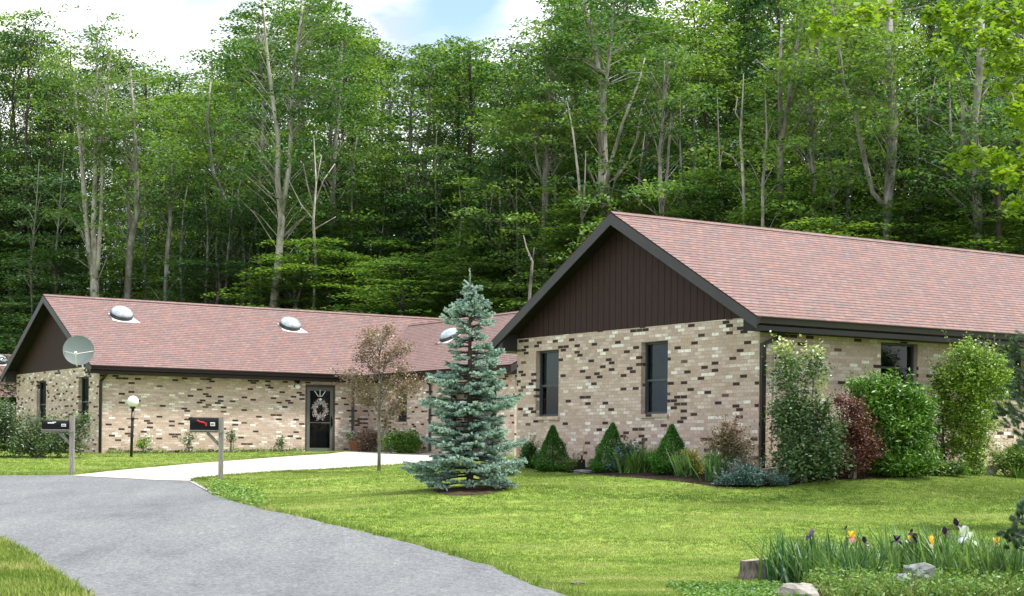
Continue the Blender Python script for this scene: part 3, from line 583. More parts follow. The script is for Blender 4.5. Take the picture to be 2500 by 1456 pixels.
# wing of the left house (ridge along the other axis)
U0 = 9.28; WW = 7.0; VL = -8.9; ov = .42
PW = lambda u, d, z: (U0 + d, -u, z)
ws = lambda px: on_line(px, IN, -CB)
wwin = (ws(965), ws(992), wz0 + .2, wz1); wop = (ws(1098), ws(1210), 1.55, 3.82); 
m = MB(); wall_grid(m, 0, -VL, 1.2, EZL - .24, [wwin, wop], lambda u, d, z: PW(u, d, z), 7.7, rev=.5); m.build('wing_wall', M['brick'], LH)
window(LH, PW, *wwin, blind=.6)
m = MB(); m.face([(U0, VL, 1.2), (U0 + WW, VL, 1.2), (U0 + WW, VL, EYE + 2.6), (U0, VL, EYE + 2.6)], [(0, 1.2), (WW, 1.2), (WW, EYE + 2.6), (0, EYE + 2.6)]); m.build('wing_gable_wall', M['brick'], LH)
m = MB(); rzw = EZL + (WW / 2 + ov) * T28; m.face([(U0, VL + .012, EYE + 2.6), (U0 + WW, VL + .012, EYE + 2.6), (U0 + WW, VL + .012, EZL + .1), (U0 + WW / 2, VL + .012, rzw - .1), (U0, VL + .012, EZL + .1)], [(0, 3), (7, 3), (7, 3.2), (3.5, 5.5), (0, 3.2)]); m.build('wing_gable_siding', M['siding'], LH)
m = MB(); sl = (WW / 2 + ov) / math.cos(math.radians(28)); e = .012
m.face([(U0 - ov, VL - ov, EZL + e), (U0 + WW / 2, VL - ov, rzw + e), (U0 + WW / 2, WW / 2, rzw + e), (U0 - ov, -ov, EZL + e)][::-1], [(VL - ov, 0), (VL - ov, sl), (WW / 2, sl), (-ov, 0)][::-1])
m.face([(U0 + WW + ov, VL - ov, EZL + e), (U0 + WW + ov, -ov, EZL + e), (U0 + WW / 2, WW / 2, rzw + e), (U0 + WW / 2, VL - ov, rzw + e)][::-1], [(VL - ov, 0), (-ov, 0), (WW / 2, sl), (VL - ov, sl)][::-1])
wr = m.build('wing_roof', M['shingle'], LH)
m = MB(); m.prism([(U0 - ov + .01, EZL - .03), (U0 + WW / 2, rzw - .02), (U0 + WW + ov - .01, EZL - .03), (U0 + WW / 2, rzw - .09)], 1, VL - ov + .03, -.6); m.build('roof_deck', M['soffit'], wr)
m = MB(); m.prism([(U0 + WW / 2 - .14, rzw - .14 * T28 + .03), (U0 + WW / 2, rzw + .045), (U0 + WW / 2 + .14, rzw - .14 * T28 + .03), (U0 + WW / 2, rzw + .014)], 1, VL - ov, WW / 2 - .1); m.build('ridge_cap', M['shingle'], wr)
m = MB(); m.prism([(U0 - ov, EZL - .02), (U0 + WW / 2, rzw - .02), (U0 + WW + ov, EZL - .02), (U0 + WW + ov, EZL - .22), (U0 + WW / 2, rzw - .24), (U0 - ov, EZL - .22)], 1, VL - ov - .015, VL - ov + .02); m.build('rake_board', M['trim'], LH)
m = MB(); m.prism([(U0 - ov + .02, EZL - .07), (U0 - ov + .02, EZL - .235), (U0 - .003, EZL - .235), (U0 - .003, EZL + .1)], 1, VL - ov + .03, -ov - .13); m.build('eave_box', M['soffit'], LH)
m = MB(); m.box((U0 - ov - .012, VL - ov - .01, EZL - .25), (U0 - ov + .018, -ov - .13, EZL - .02)); m.build('fascia', M['gutter'], LH)
m = MB(); m.prism([(U0 - ov - .012, EZL - .05), (U0 - ov - .12, EZL - .02), (U0 - ov - .10, EZL - .13), (U0 - ov - .012, EZL - .16)], 1, VL - ov - .02, -ov - .13); m.build('gutter', M['gutter'], LH)
m = MB(); u = ws(1052); m.tube([(U0 - .42, -u, EZL - .1), (U0 - .2, -u, EZL - .3), (U0 - .06, -u, EZL - .42), (U0 - .06, -u, 1.68)], .042, 4); m.build('downspout', M['gutter'], LH)
# recessed entry of the wing
a, b, c, d = wop
m = MB(); pbox(m, PW, (a, .5, c), (b, .55, d)); ent = m.build('entry_back', M['panel'], LH)
m = MB()
for q in ((b - 1.02, c, b - .92, d - .1), (b - .12, c, b - .02, d - .1), (b - .92, d - .2, b - .12, d - .1), (b - .92, c, b - .12, c + .15)): pbox(m, PW, (q[0], .40, q[1]), (q[2], .45, q[3]))
ed_ = m.build('entry_door', M['doorframe'], LH)
m = MB(); m.face([PW(b - .92, .44, c + .15), PW(b - .12, .44, c + .15), PW(b - .12, .44, d - .2), PW(b - .92, .44, d - .2)]); m.build('pane', M['glass'], ed_)
m = MB(); pbox(m, PW, (a + .02, .02, c), (a + .14, .14, d)); m.build('entry_post', M['gutter'], LH)
for px, py in ((296, 774), (707, 799)): skylight(LH, rp(CL, px, py, EZL), 0, .88)
# dome on the wing slope (faces the other way)
a_, b_ = ray(1100, 826); best = None
for Y in np.linspace(45, 65, 2000):
    p = Vector((a_ * Y, Y, EYE + b_ * Y)); dd = p - CL; uu = dd.dot(CA); zz = EZL + (uu - (U0 - ov)) * T28
    if best is None or abs(zz - p.z) < best[0]: best = (abs(zz - p.z), (uu, dd.dot(CB), zz))
skylight(LH, best[1], -math.pi / 2, .85)
# third house, mostly hidden at the far left
Y3 = 84.0; P3 = at(12, 970, Y3); C3 = P3 - CA * 12 + CB * .42; C3.z = 0
H3 = house('brick_house', 'distant brick house at the left frame edge, only its shingle roof showing', C3, 1.2, 13.5, 8, P3.z, P3.z + .03, [], [], .42, group='single-storey brick houses')
skylight(H3, rp(C3, 0, 884, P3.z), 0, .9)
# wall lamp by the door
q = CL + CA * on_line(722, CL, CA); o = empty('wall_lamp', (q.x, q.y, 3.9), ANG); tag(o, 'small wall lamp with white globe beside the wreathed storm door', 'lamp')
m = MB(); m.box((-.07, -.14, -.02), (.07, 0, .10)); m.tube([(0, -.1, 0), (0, -.1, -.08)], .035, 8); m.build('bracket', M['black'], o)
def sphere(name, c, r, mat, parent, sq=(1, 1, 1), k=16):
    m = MB(); pr = [(max(.001, r * math.sin(t)), -r * math.cos(t)) for t in np.linspace(.05, math.pi - .05, 11)]; m.lathe(pr, (0, 0, 0), k); m.v = [(c[0] + v[0] * sq[0], c[1] + v[1] * sq[1], c[2] + v[2] * sq[2]) for v in m.v]
    return m.build(name, mat, parent, smooth=True)
sphere('globe', (0, -.1, -.15), .095, M['globe'], o)
# wreath and white hanger on the door
q = CL + CA * on_line(778, CL, CA) - CB * .03; o = empty('door_wreath', (q.x, q.y, 3.02), ANG); tag(o, 'twiggy pinkish white wreath hanging on the storm door', 'wreath')
r2 = random.Random(3); m = MB()
for i in range(260):
    t = r2.uniform(0, 6.283); r = r2.gauss(.25, .045); p = Vector((r * math.cos(t) * .85, r2.uniform(-.07, -.01), r * math.sin(t))); dd = Vector((r2.uniform(-1, 1), r2.uniform(-.3, .3), r2.uniform(-1, 1))).normalized() * .05
    m.tube([p - dd, p + dd], .007, 3)
m.build('twig_ring', M['wreath'], o); sphere('top_knot', (0, -.06, .33), .045, M['white'], o)
o2 = empty('door_hanger', (q.x, q.y, 3.46), ANG); tag(o2, 'white three-rayed hanger above the wreath on the storm door', 'hanger')
m = MB()
for dx in (-1, 0, 1): m.tube([(dx * .07, -.03, 0), (dx * .20, -.03, .17 + (.04 if dx == 0 else 0))], .011, 4)
m.tube([(-.08, -.03, 0), (.08, -.03, 0)], .010, 4); m.build('rays', M['white'], o2)
# ------------------------------------------------------------------ dish, mailboxes, lamp post
dc = at(192, 857, 50.9)
o = empty('satellite_dish', (dc.x, dc.y, dc.z), math.radians(14)); tag(o, 'round grey satellite dish mounted at the eave corner of the left house', 'satellite dish')
m = MB(); pr = []
for i in range(9):
    r = .455 * i / 8; pr.append((max(r, .002), .33 * r * r))
pr2 = pr + [(.46, .07)] + [(max(r, .002), z - .012) for r, z in pr[::-1]]; m.lathe(pr2, k=40)
Rm = Matrix.Rotation(math.radians(90 - 12), 4, 'X'); m.v = [tuple(Rm @ Vector(v)) for v in m.v]; m.build('reflector', M['dish'], o, smooth=True)
m = MB(); lnb = Vector((-.08, -.50, -.12)); m.tube([(-.04, -.02, -.46), (-.07, -.25, -.40), tuple(lnb)], .02, 6); m.tube([tuple(lnb + Vector((0, .03, -.02))), tuple(lnb + Vector((0, -.02, .05)))], .04, 8); m.build('feed_arm', M['white'], o)
m = MB(); m.tube([(-.40, -.06, -.03), tuple(lnb)], .006, 4); m.tube([(.43, -.06, .0), tuple(lnb)], .006, 4); m.build('strut', M['white'], o)
m = MB(); m.tube([(0, .04, 0), (.1, .2, -.2), (.12, .25, -.5), (.1, .6, -.55)], .03, 6); m.build('mount', M['galv'], o)

def mailbox(px, py, Y, topy, label, rz, red):
    g = at(px, py, Y); z0 = H(g.x, g.y); sc_ = 1.0
    hh = (py - topy) / F * Y + (g.z - z0)
    o = empty('mailbox', (g.x, g.y, z0), rz); tag(o, label, 'mailbox', 'mailboxes on wooden posts')
    m = MB(); m.box((-.05, -.05, -.3), (.05, .05, hh)); m.build('post', M['weathered'], o, bevel=.006)
    zb = hh - .30
    m = MB(); m.box((-.66, -.07, zb - .03), (.06, -.052, zb + .0)); m.box((-.66, .052, zb - .03), (.06, .07, zb)); m.box((-.66, -.11, zb + .002), (-.055, .11, zb + .022)); m.build('shelf', M['weathered'], o)
    m = MB(); m.tube([(-.0, 0, zb - .33), (-.30, 0, zb - .03)], .035, 4); m.build('brace', M['weathered'], o)
    prof = [(-.085, 0), (.085, 0), (.085, .12)] + [(.085 * math.cos(t), .12 + .085 * math.sin(t)) for t in np.linspace(.2, math.pi - .2, 9)] + [(-.085, .12)]
    m = MB(); m.prism(prof, 0, -.62, -.06); b = m.build('box', M['black'], o, bevel=.004); b.location = (0, 0, zb + .023)
    if red: b.scale = (1, 1.2, 1.32)
    m = MB(); m.prism([(p[0] * 1.08, p[1] * 1.04) for p in prof], 0, -.65, -.615); q = m.build('lid', M['black'], b)
    m = MB(); m.box((-.69, -.02, .16), (-.65, .02, .2)); m.build('lid_latch', M['black'], b)
    y = -.0885
    if red:
        m = MB(); m.tube([(-.50, y, .155), (-.44, y, .13), (-.36, y, .12), (-.30, y, .095)], .013, 6); m.tube([(-.31, y, .12), (-.31, y, .065)], .022, 8); m.build('flag', M['red'], b)
    else:
        m = MB(); m.box((-.52, y - .003, .13), (-.38, y, .158)); m.box((-.42, y - .003, .15), (-.34, y, .17)); m.build('sticker', M['white'], b)
    m = MB(); m.box((-.22, y - .004, .065), (-.12, y, .125)); p = m.build('number_label', M['white'], b)
    m = MB()
    for i in range(3): m.box((-.205 + i * .027, y - .006, .078), (-.190 + i * .027, y - .004, .108))
    m.build('printed_digits', M['black'], p)
mailbox(175, 1159, 38.0, 1019, 'black mailbox with white stickers on a grey post in front of the left shrub', math.radians(4), False)
mailbox(539, 1166, 36.2, 1019, 'black mailbox with a red flag on a grey post at the driveway mouth', math.radians(3), True)
g = at(320, 1121, 48.5); z0 = H(g.x, g.y); o = empty('lamp_post', (g.x, g.y, z0)); tag(o, 'brown lamp post with a white globe on the left lawn', 'lamp post')
hh = (g.z - z0) + (1121 - 997) / F * 48.5; m = MB(); m.tube([(0, 0, -.2), (.035, 0, hh)], .042, 10); m.build('pole', M['gutter'], o, smooth=True)
m = MB(); m.tube([(-.14, 0, hh - .30), (.20, 0, hh - .30)], .014, 6); m.tube([(.035, 0, hh - .33), (.035, 0, hh - .27)], .055, 8); m.build('crossbar', M['gutter'], o)
m = MB(); m.lathe([(.05, -.02), (.08, 0), (.08, .04), (.05, .05)], (.035, 0, hh)); m.build('collar', M['gutter'], o)
sphere('globe', (.04, 0, hh + .19), .165, M['globe'], o, k=24)

# ------------------------------------------------------------------ foliage machinery
def unit(v): return v / np.maximum(1e-9, np.linalg.norm(v, axis=1))[:, None]
def leaves(P, Lf, Wd, up=.6, rg=None, T=None):
    rg = rg or rng; n = len(P); Nn = rg.normal(0, 1, (n, 3)); Nn[:, 2] = np.abs(Nn[:, 2]) + up * 2.5; Nn = unit(Nn)
    if T is None: T = rg.normal(0, 1, (n, 3))
    q_s = rg.uniform(.55, 1.45, n); T = unit(T - Nn * (T * Nn).sum(1)[:, None]); Sd = np.cross(Nn, T); L_ = (Lf * q_s)[:, None]; W_ = (Wd * q_s)[:, None]
    return np.stack([P - T * L_ * .5, P + Sd * W_ * .5 - T * L_ * .05, P + T * L_ * .5, P - Sd * W_ * .5 - T * L_ * .05], 1).reshape(-1, 3)
def quads(V): return np.arange(len(V)).reshape(-1, 4)
def lathe_path(path, t):
    path = [Vector(p) for p in path]; seg = [(path[i + 1] - path[i]).length for i in range(len(path) - 1)]; d = t * sum(seg)
    for i, s in enumerate(seg):
        if d <= s or i == len(seg) - 1: return path[i].lerp(path[i + 1], min(1, d / max(s, 1e-6)))
        d -= s
def spray(c, R, n, rg, flat=.10, droop=.22):
    r = R * np.sqrt(rg.uniform(0, 1, n)); t = rg.uniform(0, 2 * np.pi, n)
    return np.stack([c[0] + r * np.cos(t), c[1] + r * np.sin(t), c[2] + rg.normal(0, flat * R, n) - droop * r * r / R], 1)
def crown(mb, path, rad, t0, Rf, ns, nl, rg, Rs=(.6, 1.3), leafL=.17, twig=.018, up=.5):
    ph0 = rg.uniform(0, 6.28); P = []; ts = t0 + (1 - t0) * np.sort(rg.uniform(0, 1, ns))
    for t in ts:
        u = (t - t0) / (1 - t0); p = lathe_path(path, t); R = Rf(u); a = rg.uniform(0, 2 * np.pi); d = R * rg.uniform(.15, 1) ** .6
        q = lathe_path(path, max(0, t - .05 - .06 * rg.uniform()))
        c = Vector((p.x + d * math.cos(a), p.y + d * math.sin(a), p.z + .12 * d + rg.normal(0, .25)))
        if math.sin(c.x * 1.1 + ph0) + math.sin(c.y * 1.1 + 2 * ph0) + math.sin(c.z * .9 + ph0) < -.75: continue
        mid = q.lerp(c, .5) + Vector((0, 0, .12 * d))
        if d > .5: mb.tube([q, mid, c], [twig * (1.5 - u), twig * .8, twig * .3], 4, False)
        rs = rg.uniform(*Rs) * (1 - .35 * u); P.append(spray(c, rs, int(nl * (rs / Rs[1]) ** 1.3) + 8, rg))
    if not P: P.append(spray(tuple(lathe_path(path, .95)), Rs[0], nl, rg))
    P = np.concatenate(P); return leaves(P, leafL, leafL * .62, up, rg)
def copy_tree(o, loc, rz, s, label=None, group=None):
    c = o.copy(); COL.objects.link(c); c.location = loc; c.rotation_euler = (0, 0, rz); c.scale = s
    if label: c['label'] = label
    if group: c['group'] = group
    for ch in o.children:
        k = ch.copy(); COL.objects.link(k); k.parent = c
    return c
# prototypes 20 m tall standing at the origin
protos = []
def proto(seed, t0, Rf, ns, nl, mat, bark, r0, Rs, leafL=.145, fork=False):
    rg = np.random.default_rng(seed); x, y = 0.0, 0.0; path = []
    for i in range(8):
        path.append((x, y, 20 * i / 7 - (.4 if i == 0 else 0))); x += rg.normal(0, .28); y += rg.normal(0, .28)
    mb = MB(); mb.tube(path, [r0 * (1 - .12 * i) for i in range(8)], 7)
    V = crown(mb, path, r0, t0, Rf, ns, nl, rg, Rs, leafL)
    root = empty('forest_tree'); mb.build('trunk', bark, root, smooth=True); np_obj('crown', V, quads(V), mat, root); return root
egg = lambda k, a=.35: (lambda u: k * (math.sin(math.pi * min(1, max(.04, (u * .9 + .1)) ** .8)) * .75 + .3))
specs = [(11, .20, egg(3.1), 180, 250, 'leaflime', 'barkdark', .16, (.8, 1.6)), (12, .30, egg(3.3), 170, 250, 'leaf', 'bark', .18, (.8, 1.7)), (13, .15, egg(3.4), 190, 230, 'leafdark', 'barkdark', .18, (.8, 1.6)),
         (14, .40, egg(3.0), 130, 230, 'leaflime', 'bark', .14, (.7, 1.5)), (15, .06, egg(2.8), 180, 250, 'leaf', 'barkdark', .14, (.8, 1.6)), (16, .25, egg(3.2), 170, 230, 'leafdark', 'barkdark', .16, (.8, 1.6))]
for s in specs: protos.append(proto(s[0], s[1], s[2], s[3], s[4], M[s[5]], M[s[6]], s[7], s[8]))
topx = [-100, 0, 60, 110, 160, 300, 360, 430, 520, 570, 620, 760, 860, 940, 1000, 1150, 1250, 1330, 1400, 1560, 1650, 1720, 1800, 2600]
topy = [0, 20, 60, 170, 110, 130, 190, 235, 190, 150, 60, 20, 70, 110, 130, 125, 110, 40, -60, 0, 40, 20, -80, -120]
def topprof(px): return float(np.interp(px, topx, topy))
rr = random.Random(77); usedp = [False] * len(protos); FG = 'trees crowding the wood behind the houses'
FL = ['slender green forest tree in the ranks of the wood behind the roofs']
RK = ['front', 'second', 'third', 'fourth', 'rearmost']
def put(k, X, Y, hgt_m, wide, label=None, group=FG):
    if (X * F / Y + 1250 < 75 and Y < 97) or (Y > 78 and Y < 97 and X < -19): return None
    z = H(X, Y); s = (wide, wide, hgt_m / 20.0); rz = rr.uniform(0, 6.28); lb = label or FL[0]; p = protos[k]
    if not usedp[k]:
        usedp[k] = True; p.location = (X, Y, z); p.rotation_euler = (0, 0, rz); p.scale = s; tag(p, lb, 'tree', group); return p
    o = copy_tree(p, (X, Y, z), rz, s, lb, group); return o
def mark(px):
    for lim, t in ((60, 'at the far left edge'), (180, 'above the left roof peak'), (290, 'just left of the first dome'), (420, 'right of the first dome'), (560, 'midway between the two domes'), (660, 'just left of the second dome'), (780, 'above the second dome'), (860, 'above the wreathed door'), (960, 'above the bronze tree'), (1080, 'left of the spruce tip'),
                   (1160, 'behind the spruce tip'), (1250, 'right of the spruce tip'), (1350, 'over the near gable left slope'), (1440, 'left of the gable peak'), (1540, 'above the gable peak'), (1660, 'right of the gable peak'), (1790, 'over the near ridge left part'), (1900, 'near the broken snag'), (2050, 'between snag and curved limb'), (2140, 'beside the sinuous limb'), (2230, 'beside the massive trunk'), (2330, 'left of the maple boughs'), (2430, 'below the maple boughs')):
        if px < lim: return t
    return 'at the right frame edge'
def edgeY(px): return np.interp(px, [-100, 900, 1300, 2600], [76, 74, 66, 56])
for row, (dy, n, jit) in enumerate(((7, 17, 2.0), (14, 18, 2.5), (23, 18, 3), (34, 18, 3), (48, 18, 4))):
    for i in range(n):
        px = -120 + 2760 * (i + .5 + (.5 if row % 2 else 0)) / n + rr.uniform(-45, 45); Y = float(edgeY(px)) + dy + rr.uniform(-jit, jit)
        x = (px - 1250) / F * Y; ty = topprof(px) + rr.uniform(-25, 45) + (25 if row < 2 else 0)
        hm = EYE + (1111 - ty) / F * Y - H(x, Y); hm = min(hm, 34)
        put(rr.choice([0, 1, 2, 3, 4, 5] if row else [0, 1, 3, 5]), x, Y, hm, rr.uniform(.9, 1.25) * (1 + dy * .006), 'green tree in the %s rank of trees %s' % (RK[row], mark(px)))
for px, Y, ty in ((-90, 100, 60), (-50, 106, 200), (-15, 99, 80), (15, 112, 330), (35, 101, 120), (70, 104, 300), (105, 100, 200), (5, 103, 480), (60, 110, 480), (130, 106, 420), (-60, 112, 420), (90, 99, 520), (-30, 100, 560), (25, 98.5, 600)):
    x = (px - 1250) / F * Y; put(rr.choice([0, 2, 4, 5]), x, Y, EYE + (1111 - ty) / F * Y - H(x, Y), rr.uniform(1.0, 1.3), 'green tree behind the distant left house, ' + ('tall, ' if ty < 250 else 'low, ') + mark(px), 'trees behind the distant left house')
# understorey: shorter leafy trees at the wood's edge
UG = 'low understorey trees at the edge of the wood'
for i, (px, ty, dy) in enumerate([(-20, 560, 0), (60, 600, 3), (140, 620, -1), (20, 480, 6), (250, 560, 7), (470, 520, 6), (540, 640, 5), (600, 560, 4), (740, 560, 2), (850, 520, 3), (900, 420, 5), (930, 600, 0), (1050, 560, 2), (1090, 480, 5), (1170, 560, 0),
                                  (1230, 450, 5), (1280, 300, 3), (1390, 420, 2), (1600, 400, 5), (1720, 430, 0), (1780, 360, 5), (1960, 380, 3), (1990, 460, -1), (2080, 520, 2), (2290, 420, 3), (2250, 470, -1), (2330, 500, 1), (2470, 420, 2), (2540, 380, 0), (380, 600, 8), (1500, 420, 8), (2150, 300, 8), (610, 480, 3), (690, 600, -2), (790, 620, -3), (830, 430, 6), (880, 620, -3), (985, 480, 3), (1010, 640, -4), (1130, 420, 6), (1150, 640, -3), (1210, 600, 1), (1340, 480, 0), (1420, 330, 6), (1450, 480, -1), (1560, 450, 1), (1640, 460, -2), (1690, 330, 6), (1850, 440, -1), (1900, 480, -3), (2030, 450, 3), (2120, 540, -3), (2200, 420, 5), (2380, 520, -2), (2430, 300, 6), (420, 640, -2), (100, 560, 6), (330, 640, 1), (200, 640, 0)]):
    Y = float(edgeY(px)) + dy; x = (px - 1250) / F * Y; hm = EYE + (1111 - ty) / F * Y - H(x, Y)
    put([0, 4, 4][i % 3] if px > 560 else [4, 2, 5][i % 3], x, Y, hm, .85 + .3 * rr.random(), 'short leafy understorey tree ' + mark(px), UG)
# front trees with their own trunks: (Y, bark, leaf, label, stems, crown t0, radius, ns, nl)
def ftree(Y, bark, leaf, label, stems, crowns, seed, nm='forest_tree', leafL=.15, cat='tree'):
    rg = np.random.default_rng(seed); base = at(stems[0][0][0], stems[0][0][1], Y); z0 = H(base.x, Y); o = empty(nm, (base.x, Y, z0)); tag(o, label, cat); mb = MB()
    off = Vector((base.x, Y, z0)); Vs = []
    for st in stems:
        pts = []; y = 0
        for j, q in enumerate(st):
            p = at(q[0], q[1], Y + y) - off; pts.append((p, q[2] / F * Y / 2)); y += rg.normal(0, .3)
        if st is stems[0]: pts.insert(0, (Vector((pts[0][0].x, 0, -.3)), pts[0][1] * 1.25))
        # wobble
        P = []; R = []
        for (a, ra), (b, rb) in zip(pts, pts[1:]):
            n = max(1, int((b - a).length / 1.5))
            for i in range(n):
                t = i / n; P.append(a.lerp(b, t) + (Vector((rg.normal(0, .05), rg.normal(0, .05), 0)) if i else Vector((0, 0, 0)))); R.append(ra + (rb - ra) * t)
        P.append(pts[-1][0]); R.append(pts[-1][1]); mb.tube(P, R, 7)
        st_path = P
        for c in crowns:
            if stems.index(st) == c[0]:
                t0, R_, ns, nl = c[1:5]; Vs.append(crown(mb, [tuple(p) for p in st_path], .1, t0, egg(R_), int(ns * 1.2), int(nl * 2.0), rg, (.6, 1.4), leafL))
    mb.build('trunk', M[bark], o, smooth=True)
    if Vs:
        V = np.concatenate(Vs); np_obj('crown', V, quads(V), M[leaf], o)
    return o
ftree(74, 'barkpale', 'leaf', 'three-stemmed pale trunk tree rising behind the left roof near its peak', [[(232, 730, 24), (230, 680, 20), (212, 560, 13), (203, 440, 11), (195, 340, 8), (180, 200, 4)], [(234, 680, 15), (228, 560, 13), (232, 440, 11), (235, 250, 8), (238, 20, 3)], [(238, 660, 13), (246, 540, 10), (250, 400, 8), (256, 280, 6), (275, 90, 3)]], [(0, .55, 2.3, 30, 90), (1, .50, 3.0, 60, 60), (2, .5, 2.6, 50, 60)], 21)
ftree(75, 'bark', 'leaf', 'forked grey tree behind the left roof, right of its first dome', [[(311, 735, 18), (318, 600, 16), (335, 520, 13), (332, 400, 12), (325, 270, 8), (318, 160, 4)], [(320, 600, 11), (312, 480, 10), (318, 380, 8), (300, 330, 6), (255, 280, 4)], [(332, 330, 6), (365, 270, 4), (430, 318, 2)]], [(0, .45, 2.2, 50, 90), (1, .5, 1.8, 24, 80)], 22)
ftree(75, 'bark', 'leafdark', 'slim curving grey tree between the two roof domes', [[(404, 738, 12), (408, 620, 11), (416, 540, 10), (412, 480, 9), (420, 400, 6)]], [(0, .55, 1.9, 34, 80)], 23)
ftree(77, 'bark', 'leaf', 'dark leaning tree over the middle of the left roof', [[(582, 745, 12), (570, 600, 11), (555, 500, 11), (520, 420, 9), (505, 300, 7), (515, 200, 4)]], [(0, .45, 2.4, 46, 90)], 24)
ftree(73, 'barkpale', 'leaf', 'tall pale birch-like tree behind the second roof dome', [[(668, 752, 22), (680, 640, 19), (688, 540, 17), (678, 440, 13), (680, 340, 11), (660, 200, 8), (640, 0, 5)], [(690, 520, 12), (705, 420, 11), (710, 330, 9), (720, 150, 7), (745, -30, 4)], [(678, 450, 6), (650, 410, 4), (630, 380, 2)]], [(0, .5, 3.0, 85, 90), (1, .4, 3.2, 80, 90)], 25)
ftree(72, 'barkpale', 'leaf', 'bare white many-branched sapling right of the birch-like tree', [[(766, 755, 8), (771, 640, 7), (765, 540, 6), (772, 450, 4), (766, 330, 2)], [(768, 520, 5), (750, 450, 3), (740, 400, 2)], [(768, 500, 5), (790, 440, 3), (818, 400, 2)], [(768, 540, 4), (735, 500, 3), (705, 440, 2)], [(768, 560, 4), (820, 530, 2)], [(769, 470, 4), (785, 380, 2)]], [(0, .2, 1.2, 8, 40)], 26, 'bare_tree')
ftree(76, 'bark', 'leaf', 'tall grey tree standing above the right end of the left roof', [[(803, 760, 17), (806, 620, 14), (812, 480, 13), (825, 300, 10), (835, 100, 5)]], [(0, .4, 3.0, 90, 95)], 27)
ftree(75, 'bark', 'leaf', 'straight grey tree left of the tight trunk cluster', [[(983, 775, 14), (985, 600, 12), (992, 470, 11), (1002, 350, 9), (1010, 180, 5)]], [(0, .55, 2.8, 60, 90)], 28)
ftree(75, 'bark', 'leaf', 'tight cluster of three grey trunks above the roof valley', [[(1012, 775, 16), (1018, 600, 11), (1032, 450, 11), (1048, 300, 8), (1062, 130, 4)], [(1016, 620, 8), (1015, 480, 7), (1022, 330, 4)], [(1020, 640, 7), (1035, 560, 6), (1042, 430, 5)]], [(0, .45, 2.6, 60, 80)], 29)
ftree(74, 'barkdark', 'leaf', 'dark straight tree just right of the blue spruce tip', [[(1141, 770, 14), (1143, 600, 14), (1143, 470, 12), (1150, 300, 9), (1145, 110, 4)]], [(0, .42, 3.0, 80, 90)], 30)
ftree(67, 'bark', 'leaf', 'grey forked tree above the left slope of the near gable', [[(1335, 690, 18), (1330, 560, 17), (1332, 430, 16), (1340, 300, 9), (1345, 80, 4)], [(1333, 470, 10), (1312, 400, 6), (1290, 250, 3)]], [(0, .35, 3.6, 110, 100), (1, .5, 2, 24, 90)], 31)
ftree(66, 'barkpale', 'leaf', 'tall tree with ghost white forking limbs above the gable peak', [[(1482, 560, 34), (1474, 460, 28), (1470, 330, 24), (1472, 230, 18), (1450, 110, 12), (1425, -20, 6)], [(1476, 480, 12), (1490, 400, 9), (1520, 300, 7), (1560, 200, 5), (1575, 140, 3)], [(1500, 440, 10), (1530, 400, 7), (1555, 340, 6), (1565, 270, 4), (1582, 225, 3)], [(1473, 260, 10), (1490, 120, 7), (1500, -20, 4)]], [(0, .5, 3.0, 60, 80), (3, .2, 2.6, 50, 80)], 32)
ftree(64, 'barkpale', 'leaf', 'dead bone white sapling leaning left beside the gable peak', [[(1425, 590, 8), (1420, 520, 7), (1412, 430, 6), (1400, 330, 5), (1385, 250, 1.5)], [(1422, 540, 5), (1428, 450, 4), (1430, 370, 2)], [(1420, 540, 5), (1440, 500, 3), (1462, 470, 2)]], [], 33, 'dead_tree')
ftree(60, 'bark', 'leaf', 'broken pale stub with a fork in the dark gap left of the gable', [[(1292, 740, 8), (1296, 680, 7), (1300, 640, 6), (1285, 605, 4), (1278, 575, 2)], [(1300, 640, 5), (1304, 605, 2)]], [], 34, 'dead_tree')
ftree(63, 'bark', 'leaf', 'paired grey trunks half hidden right of the white-limbed tree', [[(1620, 590, 12), (1612, 480, 11), (1610, 380, 9), (1620, 120, 5)], [(1618, 560, 9), (1630, 400, 7), (1640, 250, 4)]], [(0, .25, 3.4, 110, 95)], 35)
ftree(60, 'barkpale', 'leaf', 'thin white tree with a hooked side limb above the near ridge', [[(1818, 570, 9), (1815, 450, 8), (1808, 330, 7), (1814, 220, 3), (1815, 180, 1.5)], [(1812, 420, 5), (1790, 385, 3), (1765, 370, 2)], [(1810, 300, 5), (1795, 275, 3), (1800, 240, 2)]], [(0, .5, 1.1, 10, 50)], 36, 'bare_tree')
ftree(60, 'bark', 'leaf', 'broken grey snag with splintered twin tops behind the near ridge', [[(1908, 580, 20), (1905, 440, 18), (1905, 330, 12), (1903, 200, 10), (1908, 60, 5)], [(1908, 340, 16), (1928, 240, 14), (1940, 150, 11), (1955, 50, 4)], [(1930, 260, 10), (1955, 180, 7), (1978, 110, 4)], [(1905, 220, 6), (1875, 170, 4), (1845, 145, 2)], [(1935, 320, 6), (1975, 255, 4), (2045, 240, 2)]], [(0, .25, 1.6, 12, 60)], 37, 'dead_tree')
ftree(58, 'bark', 'leaf', 'massive grey trunk with a long sinuous left limb behind the near roof', [[(2165, 600, 24), (2166, 520, 24), (2172, 430, 26), (2182, 300, 24), (2170, 150, 20), (2172, -20, 16)], [(2160, 505, 14), (2130, 470, 12), (2108, 380, 12), (2088, 280, 11), (2060, 210, 9), (2045, 90, 7), (2025, -20, 5)]], [(0, .62, 3.0, 46, 100), (1, .6, 2.2, 30, 90)], 38)
ftree(60, 'barkdark', 'leafdark', 'short dark trunk beside the massive grey one', [[(2204, 600, 14), (2206, 500, 13), (2200, 420, 11), (2215, 250, 7)]], [(0, .5, 2.4, 56, 90)], 39)
